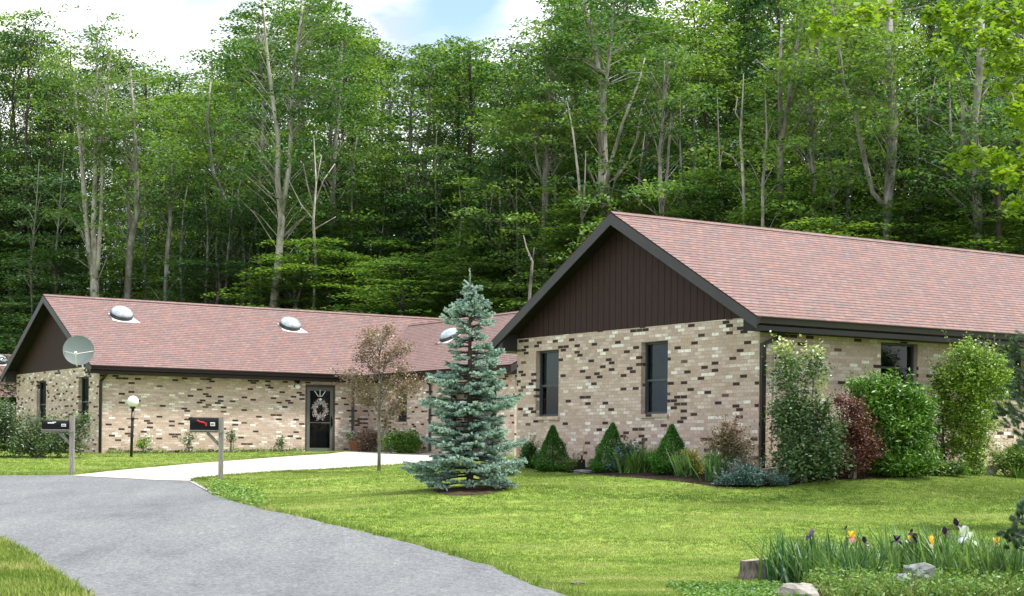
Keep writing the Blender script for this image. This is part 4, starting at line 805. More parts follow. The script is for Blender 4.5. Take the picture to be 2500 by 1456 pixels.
ftree(57, 'bark', 'leaf', 'cluster of dark and pale trunks below the maple branches', [[(2392, 625, 26), (2385, 480, 24), (2378, 300, 18), (2392, 170, 20), (2398, -20, 14)], [(2368, 400, 13), (2375, 330, 12), (2370, 260, 10)], [(2350, 420, 16), (2352, 330, 15), (2350, 250, 10)], [(2350, 380, 8), (2320, 320, 7), (2318, 200, 4)]], [(0, .55, 3.0, 60, 90)], 40)
ftree(56, 'barkdark', 'leafdark', 'dark trunk near the right frame edge behind the ridge', [[(2440, 630, 15), (2438, 520, 14), (2436, 400, 9)]], [(0, .5, 2.0, 36, 80)], 41)
ftree(59, 'barkdark', 'leaf', 'dark straight trunk at the far right frame edge', [[(2485, 640, 14), (2486, 400, 14), (2487, 170, 12), (2480, -10, 8)]], [(0, .35, 2.6, 56, 80)], 42)
ftree(60, 'bark', 'leaf', 'grey trunk rising out of frame between the snag and the sinuous limb', [[(1985, 590, 13), (1985, 450, 12), (1978, 250, 12), (1995, 100, 9), (1990, -30, 6)]], [(0, .3, 3.0, 80, 90)], 43)
ftree(58, 'bark', 'leaf', 'lopped grey tree standing left of the broken snag', [[(1862, 590, 9), (1862, 450, 8), (1872, 330, 5), (1868, 220, 2)]], [(0, .3, 1.8, 30, 90)], 44)
for i, (px, w_, ty) in enumerate([(447, 7, 520), (551, 8, 560), (590, 9, 480), (615, 8, 620), (636, 7, 600), (720, 8, 620), (860, 9, 420), (926, 10, 560), (1065, 8, 400), (1117, 9, 520), (1180, 8, 520), (1222, 8, 480), (1258, 7, 500), (1360, 10, 420), (1560, 9, 430), (1705, 9, 300), (1760, 8, 330), (2070, 10, 380), (2275, 12, 300), (140, 6, 480), (80, 6, 500), (355, 7, 480), (500, 7, 560), (530, 6, 600), (1205, 7, 540), (1660, 8, 330), (2030, 9, 360), (2240, 10, 350)]):
    Y = float(edgeY(px)) + 1.5; o = ftree(Y, 'bark', 'leafdark', 'thin bare grey trunk in the understorey ' + mark(px), [[(px, 780 if px < 1300 else 620, w_), (px + rr.uniform(-8, 8), 650 if px < 1300 else 520, w_ * .9), (px + rr.uniform(-12, 12), ty, w_ * .5), (px + rr.uniform(-18, 18), ty - 110, 1.2)]], [(0, .6, 1.3, 14, 60)], 100 + i); o['group'] = 'thin trunks in the understorey'

# maple reaching in from the right
o = empty('maple_tree', (12.6, 27.5, H(12.6, 27.5))); tag(o, 'bright lime maple branches hanging in from the upper right', 'tree'); off = o.location.copy()
rg = np.random.default_rng(9); mb = MB(); mb.tube([(0, 0, -.3), (.1, 0, 3), (-.1, .1, 6), (.1, 0, 9), (0, 0, 13)], [.28, .24, .2, .15, .05], 10); P = []
cl = [(2010, 45, 22, 60), (2060, 60, 26, 90), (2110, 30, 28, 90), (1990, 75, 20, 50), (2160, 20, 28, 80), (2290, 30, 30, 120), (2340, 70, 34, 140), (2290, 120, 26, 90), (2330, 160, 22, 60), (2380, 20, 34, 140), (2420, 90, 34, 140), (2470, 40, 40, 170), (2440, 150, 30, 120), (2490, 160, 32, 120), (2470, 110, 36, 130), (2450, 210, 22, 60), (2495, 230, 24, 60),
      (2335, 385, 24, 90), (2380, 375, 28, 110), (2430, 385, 34, 140), (2480, 400, 36, 140), (2500, 440, 30, 110), (2455, 425, 24, 80), (2490, 500, 26, 90), (2465, 500, 18, 50), (2500, 280, 34, 100), (2480, 265, 20, 60), (2545, 330, 50, 200), (2560, 120, 50, 200), (2540, 20, 50, 200), (2560, 440, 50, 200)]
nodes = [Vector((0, 0, z)) for z in (3, 5, 7, 9)]
for (cx_, cy_, r_, n_) in sorted(cl, key=lambda q: -q[0]):
    Y = 27.5 + rg.uniform(-1.2, 1.2); c = at(cx_, cy_, Y) - off; rs = r_ / F * Y * 1.25; P.append(spray(tuple(c), rs, int(n_ * 1.25), rg, .38, .35))
    q = min(nodes, key=lambda v: (v - c).length); nodes.append(c); d_ = (c - q).length; a1 = q.lerp(c, .35) + Vector(rg.normal(0, .07 * d_, 3)); a2 = q.lerp(c, .7) + Vector(rg.normal(0, .07 * d_, 3)); r0_ = .05 if q.x == 0 else .016
    mb.tube([q, a1, a2, c], [r0_, r0_ * .7, r0_ * .5, .006], 5, False)
for i in range(70):
    a = rg.uniform(0, 6.28); d = rg.uniform(.3, 3.0); c = (d * math.cos(a) + .6, d * math.sin(a), rg.uniform(5, 13)); P.append(spray(c, rg.uniform(.5, .9), 90, rg, .3, .3))
mb.build('trunk', M['bark'], o, smooth=True); V = leaves(np.concatenate(P), .115, .10, .5, rg); np_obj('crown', V, quads(V), M['leafbright'], o)

# ------------------------------------------------------------------ blue spruce
sp = Vector((tr.x, tr.y, H(tr.x, tr.y))); K = F / 29.3; o = empty('blue_spruce', sp); tag(o, 'young blue spruce with silvery tips on the front lawn', 'tree')
mb = MB(); HT = 3.62; mb.tube([(0, 0, -.1), (0, 0, .5), (-.02, 0, 2), (-.03, 0, HT)], [.065, .06, .04, .008], 8); rg = np.random.default_rng(2); seg = []
zz = [.1, .32, .53, .67, .95, 1.24, 1.45, 1.66, 1.84, 2.08, 2.3, 2.58, 2.79, 3.0, 3.28, 3.5]
RLf = [.95, 1.08, .95, .66, .76, .48, .95, .55, .72, .40, .48, .20, .55, .38, .13, .07]; RRt = [.75, .85, 1.0, .98, .66, .50, .88, .55, .48, .60, .56, .20, .34, .38, .13, .07]
z = .16; tips = []
while z < 3.5:
    nb = 8 if z < 2.7 else 6; a0 = rg.uniform(0, 6.28)
    for b in range(nb + (3 if z < 2.35 else 0)):
        inner = b >= nb; zb_ = z + (rg.uniform(.05, .14) if inner else rg.normal(0, .06)); a = a0 + 2 * math.pi * b / nb + rg.normal(0, .22); d = np.array([math.cos(a), math.sin(a), 0]); side = np.array([-d[1], d[0], 0]); w_ = .5 + .5 * d[0]
        R = float(np.interp(zb_, zz, RLf)) * (1 - w_) + float(np.interp(zb_, zz, RRt)) * w_; L_ = R * (rg.uniform(.40, .68) if inner else rg.uniform(.74, 1.22)); up_ = .34 if z > 2.4 else (.10 if z > .6 else -.02)
        pts = [np.array([0, 0, zb_]) + d * L_ * t + np.array([0, 0, L_ * (up_ * t - .34 * t * t + .34 * t ** 3)]) for t in np.linspace(0, 1, 6)]
        mb.tube([tuple(p) for p in pts], [.016, .014, .011, .009, .006, .004], 4, False)
        nt_ = max(3, int(L_ / .085))
        for j in range(nt_):
            t = .30 + .70 * (j + .5) / nt_; i = min(4, int(t * 5)); p = pts[i] * (1 - (t * 5 - i)) + pts[i + 1] * (t * 5 - i); tl = L_ * .44 * (1 - t) + .11
            for s_ in (-1, 1):
                dv = side * s_ * .8 + d * .62 + np.array([0, 0, rg.normal(-.04, .16)]); dv /= np.linalg.norm(dv); e = p + dv * tl * rg.uniform(.75, 1.15); seg.append((p, p + (e - p) * .6)); tips.append((p + (e - p) * .36, e))
                if tl > .2:
                    q = p + dv * tl * .5; d2 = dv * .6 + d * .7; d2 /= np.linalg.norm(d2); seg.append((q, q + d2 * tl * .3)); tips.append((q + d2 * tl * .28, q + d2 * tl * .58))
        tips.append((pts[4], pts[5] + (pts[5] - pts[4]) * .4))
    z += .185 if z < 2.6 else .15
tips.append((np.array([-.03, 0, 3.3]), np.array([-.04, 0, 3.80])))
for k in range(26):
    zz_ = rg.uniform(3.0, 3.5); a = rg.uniform(0, 6.28); tips.append((np.array([-.03, 0, zz_]), np.array([-.03 + .13 * math.cos(a), .13 * math.sin(a), zz_ + .10])))
def needles(seg, n, l0, l1, wd_):
    A_ = np.array([q[0] for q in seg]); B_ = np.array([q[1] for q in seg]); t = rg.uniform(0, 1, (len(seg), n, 1)); base = (A_[:, None] * (1 - t) + B_[:, None] * t).reshape(-1, 3); ax = np.repeat(unit(B_ - A_), n, 0)
    rd = rg.normal(0, 1, ax.shape); rd[:, 2] += .45; rd = unit(rd - ax * (rd * ax).sum(1)[:, None]); dr = unit(rd + ax * .75); ln = rg.uniform(l0, l1, (len(dr), 1)); wd = unit(np.cross(dr, rg.normal(0, 1, dr.shape))) * wd_
    return np.stack([base - wd, base + wd, base + dr * ln], 1).reshape(-1, 3)
mb.build('trunk', M['barkdark'], o, smooth=True); V = needles(seg, 46, .026, .040, .0042); np_obj('crown', V, np.arange(len(V)).reshape(-1, 3), M['needledark'], o)
V = needles(tips, 85, .026, .038, .0058); np_obj('new_growth', V, np.arange(len(V)).reshape(-1, 3), M['needle'], o)

# ------------------------------------------------------------------ bronze ornamental tree
b0 = at(925, 1157, 39.5); zb = H(b0.x, b0.y); o = empty('ornamental_tree', (b0.x, b0.y, zb)); tag(o, 'thin young tree with sparse bronze leaves beside the driveway', 'tree'); off = Vector((b0.x, b0.y, zb)); rg = np.random.default_rng(4); mb = MB()
def q_(px, py, dy=0): return at(px, py, 39.5 + dy) - off
trk = [(Vector((0, 0, -.1)), .045), (q_(926, 1100), .038), (q_(925, 1010), .032), (q_(927, 950), .024), (q_(925, 880), .018), (q_(932, 800), .005)]; mb.tube([p for p, r in trk], [r for p, r in trk], 7)
P = []; br = [((926, 1080), (945, 1030), (975, 985)), ((945, 1030), (985, 960), (1030, 935)), ((925, 1010), (900, 960), (860, 935)), ((925, 1000), (955, 930), (985, 900)), ((926, 970), (890, 930), (830, 920)), ((926, 930), (900, 890), (880, 870)), ((927, 900), (960, 870), (1005, 850)), ((925, 880), (905, 850), (890, 835)), ((926, 960), (960, 940), (1010, 965)), ((925, 990), (880, 985), (850, 960)), ((926, 870), (935, 830), (950, 810)), ((926, 950), (940, 890), (975, 862)), ((926, 860), (920, 830), (905, 815)), ((945, 1030), (960, 1000), (945, 960))]
for k_, b in enumerate(br):
    dy = rg.uniform(-.9, .9); a = q_(*b[0]); c = q_(b[1][0], b[1][1], dy * .5); e = q_(b[2][0], b[2][1], dy); mb.tube([a, c, e], [.014, .010, .004], 4, False)
    for t in np.linspace(.25, 1, 9):
        p = a.lerp(c, t * 2) if t < .5 else c.lerp(e, t * 2 - 1)
        for _ in range(3):
            dd = Vector(rg.normal(0, .13, 3)); dd.z = abs(dd.z) * .7; mb.tube([p, p + dd], .004, 3, False); P.append(np.array(p + dd) + rg.normal(0, .07, (26, 3)))
P = np.concatenate(P); mb.build('trunk', M['bark'], o, smooth=True); V = leaves(P, .05, .03, .3, rg); np_obj('crown', V, quads(V), M['brownleaf'], o)

# ------------------------------------------------------------------ shrubs
def shrub(name, label, base_px, Y, blobs, n, Lf, mat, Wd=None, up=.4, clump=.10, shell=.55, stems=6, cat='shrub', depth=None, group=None, seed=None, sub=None, X=None, shoots=None, slen=.32):
    """blobs: (px, py, rx, ry) ellipsoids seen at distance Y; leaves gather in small clumps inside them"""
    rg = np.random.default_rng(seed or (int(base_px * 7 + n) % 99991)); b = at(base_px, 1150, Y); z0 = H(b.x, Y); o = empty(name, (b.x, Y, z0)); tag(o, label, cat, group); off = np.array([b.x, Y, z0])
    mb = MB(); P = []; vol = sum(q[2] * q[3] for q in blobs); ends = []
    for q in blobs:
        c = np.array(at(q[0], q[1], Y)) - off; rx = q[2] / F * Y; rz_ = q[3] / F * Y; ry = min(rx, depth or rx); m_ = max(6, int(n * q[2] * q[3] / vol / 14))
        d = unit(rg.normal(0, 1, (m_, 3))); r = rg.uniform(shell ** 3, 1, (m_, 1)) ** (1 / 3); cc_ = c + d * r * np.array([rx, ry, rz_]) * .93; ends.append((c, cc_[:4]))
        w_n = np.sin(cc_[:, 0] * 8 + n) + np.sin(cc_[:, 1] * 8 + 2) + np.sin(cc_[:, 2] * 9 + n * .3) + np.sin((cc_[:, 0] + cc_[:, 2]) * 15); cc_ = c + (cc_ - c) * (1 + .10 * w_n[:, None]); cc_ = cc_[w_n > -1.3]; m_ = len(cc_)
        cc_[:, 2] = np.maximum(cc_[:, 2], .04); k = rg.poisson(17, m_) + 2; pp = np.repeat(cc_, k, 0); pp = pp + rg.normal(0, clump, pp.shape) * np.array([1, 1, .7]); P.append(pp)
    P = np.concatenate(P); P[:, 2] = np.maximum(P[:, 2], .02)
    for i in range(stems):
        c, e = ends[i % len(ends)]; c = Vector(c); x0 = Vector((rg.normal(0, .06), rg.normal(0, .06), -.03)); mb.tube([x0, x0.lerp(c, .5) + Vector((rg.normal(0, .05), rg.normal(0, .05), 0)), c], [.014, .011, .005], 5, False)
        for ee in e: mb.tube([c.lerp(x0, .3), Vector(ee)], [.007, .003], 4, False)
    ns_ = shoots if shoots is not None else int(n / 130)
    if ns_ and blobs:
        wts = np.array([q[2] * q[3] for q in blobs], float); wts /= wts.sum(); SP = []
        for i in range(ns_):
            q = blobs[rg.choice(len(blobs), p=wts)]; c = np.array(at(q[0], q[1], Y)) - off; rx = q[2] / F * Y; rz_ = q[3] / F * Y; d = rg.normal(0, 1, 3); d[2] = abs(d[2]) * .8 + .1; d /= np.linalg.norm(d)
            s0 = c + d * np.array([rx, min(rx, depth or rx), rz_]) * .8; e_ = d * .6 + np.array([0, 0, .7]); e_ /= np.linalg.norm(e_); Ls = rg.uniform(.5, 1) * slen; mb.tube([tuple(s0), tuple(s0 + e_ * Ls)], .003, 3, False)
            k_ = 16; SP.append(s0 + e_ * Ls * rg.uniform(0, 1, (k_, 1)) + rg.normal(0, Lf * .45, (k_, 3)))
        P = np.concatenate([P] + SP)
    if stems: mb.build('stems', M['bark'], o)
    V = leaves(P, Lf, Wd or Lf * .6, up, rg); np_obj('foliage', V, quads(V), M[mat], o)
    if sub:
        V = leaves(np.concatenate([np.array(at(q[0], q[1], Y)) - off + rg.normal(0, 1, (q[4], 3)) * np.array([q[2] / F * Y, .12, q[3] / F * Y]) * .55 for q in sub[1]]), Lf, Wd or Lf * .6, .2, rg); np_obj('new_growth', V, quads(V), M[sub[0]], o)
    return o
def dgy(px, d):  # distance of a point d metres in front of the gable wall at a column
    P0 = CR - CA * d; return (P0 + CB * on_line(px, P0, CB)).y
def dfy(px, d):
    P0 = CR - CB * d; return (P0 + CA * on_line(px, P0, CA)).y
# dwarf conical spruces
CG = 'clipped conical dwarf spruces along the gable wall'
def cone(px, ytop, ybase, wpx, d, label, lean=0, seed=1, bumps=()):
    Y = dgy(px, d); b = at(px, ybase, Y); z0 = H(b.x, Y); o = empty('dwarf_spruce', (b.x, Y, z0)); tag(o, label, 'shrub', CG); Hh = (ybase - ytop) / F * Y + (b.z - z0); R = 1.12 * wpx / 2 / F * Y; rg = np.random.default_rng(seed)
    n = 15000; u = rg.uniform(0, 1, n) ** 1.6; th = rg.uniform(0, 6.283, n); r = R * np.interp(u, [0, .08, .2, .6, .9, 1], [.80, .97, 1, .55, .16, .03]) * (1 + .10 * np.sin(u * 19 + th * 2 + seed) + .10 * np.sin(th * 3 + u * 9 + seed)) * rg.uniform(.72, 1.06, n)
    P = np.stack([r * np.cos(th) + lean * u * Hh, r * np.sin(th), u * Hh + .02], 1) + rg.normal(0, .012, (n, 3)); T = P * np.array([1, 1, 0]) + np.array([0, 0, .15]); V = leaves(P, .042, .013, .1, rg, T + rg.normal(0, .1, P.shape)); np_obj('foliage', V, quads(V), M['needlegreen'], o)
    m = MB(); m.tube([(0, 0, -.05), (lean * Hh * .7, 0, Hh * .7)], [.03, .01], 6); m.build('stem', M['barkdark'], o)
cone(1349, 1043, 1151, 78, 1.0, 'conical dwarf spruce under the left gable window', 0, 3)
cone(1488, 1037, 1156, 84, 1.0, 'lumpy leaning conical dwarf spruce between the two gable windows', .06, 5)
cone(1637, 1041, 1166, 88, 1.05, 'conical dwarf spruce under the right gable window', .02, 8)
shrub('low_shrub', 'low dark shrub at the left foot of the gable wall', 1294, dgy(1294, .8), [(1294, 1118, 20, 30), (1290, 1095, 12, 12)], 3600, .035, 'needlegreen', clump=.05)
shrub('small_shrub', 'tiny round green shrub between the first two conical spruces', 1398, dgy(1398, 1.0), [(1398, 1139, 17, 13)], 2200, .03, 'shrub', clump=.03)
shrub('leafy_perennial', 'blue-green leafy perennial right of the leaning conical spruce', 1540, dgy(1530, .9), [(1530, 1118, 30, 26), (1505, 1135, 22, 18), (1560, 1125, 20, 20)], 3400, .07, 'juniper', .03, clump=.06, cat='plant')
shrub('rose_bush', 'open rose bush with bronze tips left of the downspout', 1785, dgy(1785, .7), [(1785, 1060, 26, 30), (1765, 1090, 26, 28), (1800, 1100, 30, 32), (1740, 1085, 14, 16), (1820, 1130, 18, 18)], 2600, .045, 'brownleaf', clump=.09, shell=.2, stems=12, sub=('shrub', [(1790, 1110, 36, 26, 700), (1770, 1080, 26, 26, 260)]))
shrub('yellow_shrub', 'small yellow-green barberry between iris leaves', 1690, dgy(1690, .95), [(1690, 1128, 18, 20), (1700, 1145, 16, 12), (1680, 1110, 10, 10)], 1400, .04, 'yellowleaf', clump=.05)
shrub('juniper', 'low spreading blue juniper in front of the house corner', 1838, 29.45, [(1790, 1175, 42, 13), (1838, 1168, 58, 17), (1885, 1174, 42, 12), (1830, 1155, 26, 12), (1760, 1183, 16, 8)], 9000, .05, 'juniper', .014, up=.3, clump=.045, depth=.45)
shrub('tall_shrub', 'tall variegated shrub with pale tips right of the downspout', 1955, dfy(1955, 1.15), [(1924, 915, 24, 44), (1988, 905, 13, 30), (1958, 985, 34, 40), (1944, 1050, 50, 44), (1972, 1110, 76, 50), (2015, 1070, 34, 54), (1908, 1010, 20, 36), (1965, 1142, 78, 32), (2000, 1000, 18, 26)], 13500, .06, 'shrubgloss', clump=.12, depth=.6, shell=.3, shoots=150, slen=.35, stems=10, seed=3, sub=('shrubtop', [(1915, 850, 32, 26, 260), (1985, 862, 26, 24, 220), (1932, 900, 40, 40, 240), (2000, 940, 22, 40, 160), (1965, 1000, 50, 60, 260)]))
shrub('barberry', 'dark red barberry squeezed between two green shrubs', 2078, dfy(2078, 1.3), [(2086, 1040, 32, 44), (2078, 1115, 54, 44), (2050, 985, 16, 18), (2110, 1085, 40, 46), (2060, 1065, 30, 36), (2085, 990, 12, 16)], 9000, .042, 'redleaf', clump=.075, depth=.45, stems=10, cat='shrub')
shrub('yew', 'wide bright green spreading shrub left of the side window', 2180, dfy(2180, 1.35), [(2150, 950, 34, 22), (2198, 976, 44, 28), (2238, 1008, 34, 38), (2150, 990, 60, 44), (2195, 1050, 70, 56), (2195, 1118, 82, 46), (2105, 950, 30, 18), (2120, 1000, 34, 30)], 24000, .085, 'yew', .026, up=.25, clump=.09, depth=.65, stems=8, shell=.5, shoots=200, slen=.4)
shrub('ground_cover', 'low leafy green plants between the two big side shrubs', 2290, dfy(2290, 1.25), [(2250, 1145, 34, 20), (2290, 1148, 40, 18), (2330, 1150, 30, 14)], 2600, .06, 'shrub', clump=.06, cat='plant', depth=.5)
shrub('upright_shrub', 'tall lime green vase-shaped shrub before the second side window', 2365, dfy(2365, 1.05), [(2370, 900, 62, 50), (2400, 940, 62, 70), (2345, 960, 62, 80), (2385, 1020, 64, 60), (2365, 1080, 52, 50), (2375, 1130, 30, 36), (2350, 865, 26, 24), (2425, 900, 36, 40)], 21000, .052, 'lime', clump=.08, depth=.6, stems=14, shell=.4, seed=12, shoots=170, slen=.45)
shrub('dark_shrub', 'dark shaded shrub behind the lime vase-shaped one', 2305, dfy(2305, .55), [(2305, 1000, 34, 80), (2300, 920, 26, 40), (2300, 1080, 36, 50)], 5000, .05, 'shrubgloss', clump=.07, depth=.4)
shrub('flowering_plant', 'light green leafy plant at the right end of the house bed', 2470, dfy(2470, 1.2), [(2460, 1118, 40, 26), (2490, 1110, 30, 34), (2440, 1138, 26, 14)], 3600, .05, 'weed', clump=.06, cat='plant')
# left house plants
shrub('hedge_shrub', 'sprawling grey-green shrub under the far gable windows', 90, 47.5, [(60, 1062, 66, 40), (125, 1058, 56, 38), (12, 1060, 50, 50), (172, 1070, 36, 32), (196, 1030, 18, 20), (90, 1088, 90, 22), (3, 1015, 24, 34), (-40, 1045, 60, 65)], 17000, .085, 'greyleaf', .035, clump=.14, shell=.5, stems=22, depth=1.5, seed=5)
shrub('dark_shrub', 'round dark bronze shrub beside the flower pot', 900, 55.0, [(897, 1082, 26, 24), (910, 1078, 18, 22)], 4200, .06, 'brownleaf', clump=.09, up=.2, seed=8)
shrub('round_shrub', 'round dark green shrub by the far driveway end', 976, 53.4, [(965, 1082, 30, 24), (992, 1082, 28, 24), (1010, 1088, 14, 16)], 6000, .06, 'yew', clump=.09)
for i, (px, py, r_, lab) in enumerate([(347, 1085, 16, 'small yellow-green sapling right of the lamp post'), (460, 1075, 16, 'wispy sapling left of the red-flag mailbox by the wall'), (562, 1070, 12, 'wispy sapling just right of the red-flag mailbox'), (688, 1083, 12, 'wispy sapling left of the storm door')]):
    Y = dfyL = (CL - CB * .5 + CA * on_line(px, CL - CB * .5, CA)).y
    shrub('sapling', lab, px, Y, [(px, py, r_, r_ * .8), (px + 4, py - 8, r_ * .7, r_ * .6)], 260 if i else 420, .06, 'lime' if i == 0 else 'greyleaf', clump=.06, stems=5, cat='plant')
shrub('wall_weeds', 'ragged weeds along the foot of the far brick wall', 500, (CL - CB * .15 + CA * 4).y, [], 0, .05, 'weed') if False else None
P = []
for px in np.arange(262, 742, 3.0):
    Pq = CL - CB * .12; t = on_line(px, Pq, CA); p = Pq + CA * t; P.append(np.array([p.x, p.y, H(p.x, p.y) + .05]) + rng.normal(0, 1, (14, 3)) * np.array([.07, .05, .04]) * (1 + .6 * math.sin(px * .07)))
P = np.concatenate(P); V = leaves(P, .06, .035, .3); tag(np_obj('wall_weeds', V, quads(V), M['weed']), 'ragged weeds along the foot of the far brick wall', 'weeds', kind='stuff')
P = []
for i in range(900):
    px = rng.uniform(512, 640); py = 1180 + (px - 475) * .27 + rng.normal(0, 8); p = gp(px, py)
    P.append(np.array(p) + rng.normal(0, 1, (7, 3)) * np.array([.05, .05, .02]) + np.array([0, 0, .05]))
P = np.concatenate(P); V = leaves(P, .045, .035, .5); tag(np_obj('clover_patch', V, quads(V), M['weed']), 'broad-leaved weeds at the corner of asphalt and driveway', 'weeds', kind='stuff')
# flower pot
p = CL - CB * .5; p = p + CA * on_line(866, p, CA); o = empty('flower_pot', (p.x, p.y, H(p.x, p.y))); tag(o, 'terracotta pot of blue and white flowers at the inner wall corner', 'flower pot')
m = MB(); m.lathe([(.13, 0), (.19, .30), (.21, .31), (.21, .36), (.18, .36), (.17, .32)]); m.build('pot', M['terracotta'], o, smooth=False)
P = np.array([0, 0, .47]) + rng.normal(0, 1, (500, 3)) * np.array([.12, .12, .07]); V = leaves(P, .06, .03, .3); np_obj('foliage', V, quads(V), M['shrub'], o)
P = np.array([.09, -.1, .52]) + rng.normal(0, 1, (60, 3)) * np.array([.07, .05, .05]); V = leaves(P, .06, .05, .1); np_obj('purple_flowers', V, quads(V), M['ppurple'], o)
P = np.array([-.11, -.1, .54]) + rng.normal(0, 1, (70, 3)) * np.array([.08, .05, .06]); V = leaves(P, .06, .05, .1); np_obj('white_flowers', V, quads(V), M['pwhite'], o)
# white bird feeder glimpsed by the wing entry
# strap-leaved clumps
def straps(name, label, px, Y, n, Lm, wid, mat, spread, arch, base_r, cat='plant', group=None, seed=1, X=None, xl=0):
    rg = np.random.default_rng(seed); b = at(px, 1150, Y); x0 = b.x if X is None else X; z0 = H(x0, Y); o = empty(name, (x0, Y, z0)); tag(o, label, cat, group)
    a = rg.uniform(0, 6.283, n); Lb = Lm * rg.uniform(.6, 1.1, n); ou = spread * rg.uniform(.1, 1, n); B = np.stack([rg.normal(0, base_r, n), rg.normal(0, base_r * .6, n), np.zeros(n)], 1); dz = hgt(B[:, 0] + x0, B[:, 1] + Y) - z0; B[:, 2] = dz
    h = np.stack([np.cos(a) + xl, np.sin(a), 0 * a], 1); sd = np.stack([-np.sin(a + rg.normal(0, .6, n)), np.cos(a + rg.normal(0, .6, n)), 0 * a], 1); pts = []
    ks = np.linspace(0, 1, 6)
    for t in ks:
        hor = ou * t * (1 + arch * t); ver = t * np.sqrt(np.maximum(.05, 1 - ou ** 2 * .6)) - arch * ou * t ** 3 * .9; c = B + h * (hor * Lb)[:, None] + np.array([0, 0, 1]) * (ver * Lb)[:, None]; w_ = wid / 2 * (1 - t ** 2.2) + .0006; pts += [c - sd * w_, c + sd * w_]
    V = np.stack(pts, 1); m_ = V.shape[1]; V = V.reshape(-1, 3); f = np.array([[2 * i, 2 * i + 1, 2 * i + 3, 2 * i + 2] for i in range(5)]); Fc = (np.arange(n) * m_)[:, None, None] + f[None]; np_obj('leaves', V, Fc.reshape(-1, 4), M[mat], o, smooth=True); return o
straps('daylily', 'arching daylily clump between the second and third conical spruce', 1565, dgy(1565, 1.05), 260, .62, .018, 'weed', .75, .75, .17, seed=2)
straps('daylily', 'smaller daylily clump against the wall at the third conical spruce', 1600, dgy(1600, .7), 140, .55, .018, 'iris', .7, .7, .10, seed=3)
straps('iris_clump', 'fan of iris leaves right of the third conical spruce', 1672, dgy(1672, 1.2), 90, .55, .028, 'iris', .7, .15, .09, seed=4)
straps('iris_clump', 'broad fan of iris leaves before the rose bush', 1745, dgy(1745, 1.15), 110, .60, .032, 'iris', .7, .12, .09, seed=5)
straps('daylily', 'daylily clump at the right end of the house bed', 2492, dfy(2492, 1.35), 130, .5, .018, 'weed', .7, .7, .12, seed=6)
# wooden garden ornament next to the downspout
q = CR - CB * .55 + CA * .32; o = empty('garden_ornament', (q.x, q.y, H(q.x, q.y)), .3); tag(o, 'brown wooden garden stand with small coloured figure beside the downspout', 'garden ornament')
m = MB()
for sx in (-1, 1):
    for sy in (-1, 1): m.tube([(sx * .16, sy * .12, -.03), (sx * .10, sy * .08, .42)], .015, 4)
m.build('legs', M['brownwood'], o); m = MB(); m.box((-.14, -.11, .42), (.14, .11, .45)); m.box((-.11, -.085, .05), (.11, .085, .41)); m.build('stand', M['rockgrey'], o, bevel=.008)
m = MB(); m.lathe([(.05, 0), (.06, .03), (.045, .11), (.03, .15)], (0, 0, .452), 14); m.build('blue_base', M['blue'], o, smooth=True)
m = MB(); m.lathe([(.03, 0), (.055, .03), (.055, .07), (.02, .10)], (0, 0, .604), 14); m.build('orange_body', M['orange'], o, smooth=True)
m = MB(); m.lathe([(.02, 0), (.03, .04), (.03, .13), (.008, .2)], (0, 0, .706), 12); m.build('white_top', M['white'], o, smooth=True)
b = at(1420, 1145, dgy(1420, 1.0)); o = empty('garden_shovel', (b.x, b.y, H(b.x, b.y))); tag(o, 'long wooden-handled shovel standing on the slab between conical spruces', 'shovel'); hh = (1145 - 1082) / F * b.y + (b.z - H(b.x, b.y))
m = MB(); m.tube([(0, 0, .2), (.02, .02, hh * .6), (.045, .03, hh)], .014, 6); m.build('handle', M['stump_wood'], o)
m = MB(); m.prism([(-.07, .24), (-.075, .08), (0, .0), (.075, .08), (.07, .24), (.02, .26), (.015, .34), (-.015, .34), (-.02, .26)], 1, -.008, .008); m.build('blade', M['black'], o)
# rocks, slab, stump
def rockat(name, label, px, py, Y, rx, ry, rz, mat, seed, ytop=None):
    rg = random.Random(seed); b = at(px, py, Y); z0 = H(b.x, Y); m = MB(); nu, nv = 16, 10; V = []
    for j in range(nv + 1):
        for i in range(nu):
            th = 2 * math.pi * i / nu; ph_ = math.pi * j / nv; d = Vector((math.cos(th) * math.sin(ph_), math.sin(th) * math.sin(ph_), math.cos(ph_)))
            e = 1 / max(abs(d.x), abs(d.y), abs(d.z)); k = .45 * e + .55; k *= 1 + .10 * math.sin(3 * d.x + seed) * math.cos(4 * d.y + 2 * seed) + .07 * math.sin(7 * d.z + 5 * d.x + seed) + rg.uniform(-.035, .035)
            V.append((d.x * rx * k, d.y * ry * k, d.z * rz * k))
    m.v = V
    for j in range(nv):
        for i in range(nu): m.f.append((j * nu + i, (j + 1) * nu + i, (j + 1) * nu + (i + 1) % nu, j * nu + (i + 1) % nu)); m.uv.append([(0, 0)] * 4)
    o = m.build(name, M[mat], smooth=False); o.location = (b.x, Y, at(px, ytop, Y).z - rz if ytop else z0 + rz * .55); tag(o, label, 'rock'); return o
rockat('stone_slab', 'flat grey stone slab on the mulch between conical spruces', 1428, 1150, dgy(1428, 1.2), .22, .16, .045, 'rockgrey', 3)
rockat('garden_rock', 'tan blocky rock at the bottom edge left of the weeds', 1947, 1446, 18.3, .235, .14, .16, 'rock', 4, 1424)
rockat('garden_rock', 'grey angular rock among the iris leaves', 2245, 1415, 19.0, .17, .16, .16, 'rockgrey', 7, 1377)
rockat('garden_rock', 'small grey rock beside the angular one in the weeds', 2203, 1430, 18.7, .085, .09, .07, 'rockgrey', 11, 1401)
rockat('garden_rock', 'flat pale rock at lower right under the iris leaves', 2385, 1440, 18.7, .14, .12, .07, 'rockgrey', 9, 1421)
